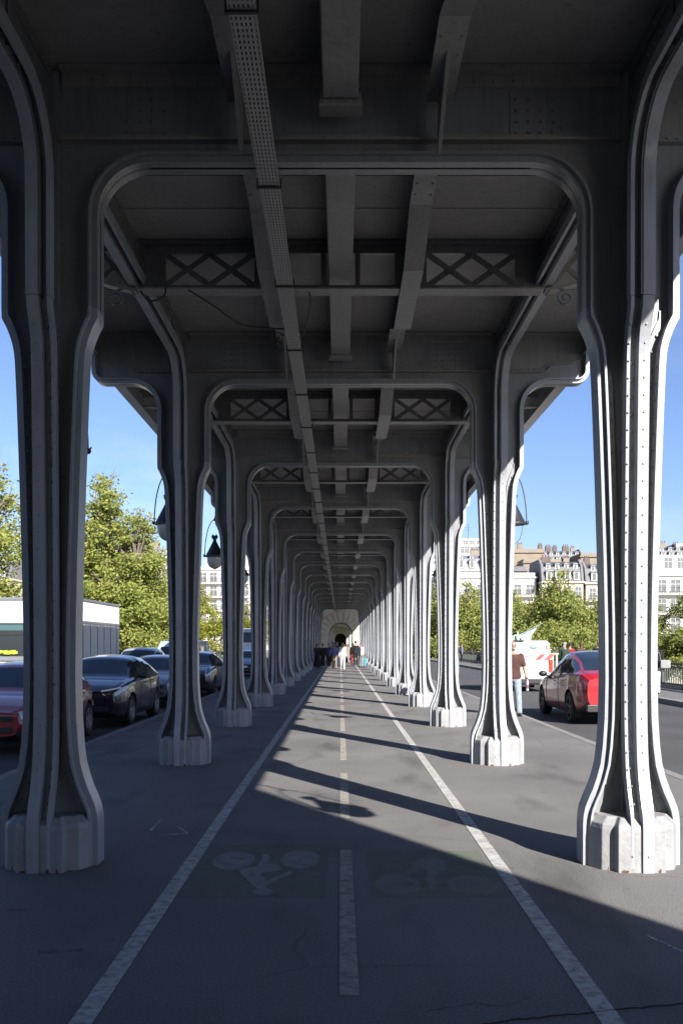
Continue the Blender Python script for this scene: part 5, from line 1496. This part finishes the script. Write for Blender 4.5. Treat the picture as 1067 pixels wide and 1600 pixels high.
# second row up the hill
building('tan block with plain walls on the hill, left of the chimney row', 41.5, 50.0, 232, 14, 24.2, 'tan', 3.2, 3, 2, 'flat', balc=(), chim=1, win=False)
building('smaller tan box house stepped in front on the hill', 43.0, 52.0, 222, 8, 20.8, 'tan', 3.2, 3, 2, 'flat', balc=(), chim=0, win=False)
building('slate roofed house with tall brick chimneys on the hill', 50.0, 60.5, 236, 14, 21.4, 'wallgrey', 3.2, 6, 2, 'mansard', 3.6, balc=(), chim=5)
building('wide tan brick block with flat roof at the crest, right of the chimneys', 57.5, 71.0, 226, 14, 22.6, 'tan', 3.2, 3, 2, 'flat', balc=(), chim=1, win=False)
building('white stepped flats at the top of the hill behind the tan blocks', 30.0, 44.5, 246, 14, 26.0, 'white', 3.0, 7, 3, 'set', balc=(0,1), chim=0)
building('white flats with antenna on the hill, left end of the right bank', 27.0, 37.0, 228, 12, 22.6, 'white', 3.0, 6, 3, 'set', balc=(1,), chim=1)
building('pale zinc roofed house below the white flats with antenna', 20.5, 31.0, 215, 12, 15.6, 'white', 3.0, 6, 3, 'mansard', 3.2, balc=(), chim=2, roofm='zinc')
building('white house low on the hill at the far right', 70.0, 80.0, 214, 12, 20.5, 'cream', 3.0, 5, 3, 'mansard', 3.2, balc=(0,), chim=3)
building('stepped white flats with terraces at the right edge of view', 76.0, 92.0, 216, 12, 21.5, 'white', 3.0, 8, 4, 'set', balc=(0,1), chim=1)
building('cream house with grey roof at the right edge behind the white block', 64.0, 73.0, 196, 12, 15.8, 'cream', 3.0, 5, 3, 'mansard', 3.2, balc=(), chim=2)
building('cream house between the tan block and the right edge', 71.5, 80.0, 236, 12, 22.5, 'cream', 3.0, 5, 3, 'flat', balc=(), chim=3)
building('white house behind the far right columns', 9.5, 17.0, 200, 12, 13.2, 'white', 3.2, 5, 4, 'mansard', 3.0, balc=(0,), chim=2)
# left bank
building('white apartment house with grey mansard, left of the second left column', -45.0, -32.0, 190, 13, 17.6, 'white', 3.2, 6, 5, 'mansard', 3.4, balc=(0,2), chim=3, roofm='zinc')
building('white apartment house hidden behind the tall left trees', -62.0, -46.0, 188, 13, 16.0, 'cream', 3.2, 8, 5, 'mansard', 3.6, balc=(1,), chim=3)
building('white flats with balconies between second and third left columns', -31.0, -19.5, 205, 13, 17.8, 'white', 3.0, 5, 6, 'set', balc=(0,1,2,3), chim=0, ww=1.5)
building('pale house behind the fourth left column', -18.8, -9.5, 212, 12, 13.0, 'white', 3.0, 5, 5, 'mansard', 3.0, balc=(1,), chim=2, roofm='zinc')
building('cream apartment house at the far left edge', -80.0, -63.0, 180, 13, 14.0, 'cream', 3.2, 8, 5, 'mansard', 3.4, balc=(1,), chim=3)
a = MB(); a.tube([(0,0,0),(0,0,6)], .06, 5); a.obox((-.8,0,5),(.8,0,5),.04,.04); a.obox((-.6,0,4.4),(.6,0,4.4),.04,.04)
tag(a.build('antenna', M['dark'], None, (31.5,233,25.5)), 'thin antenna mast on the white hillside flats', 'antenna')
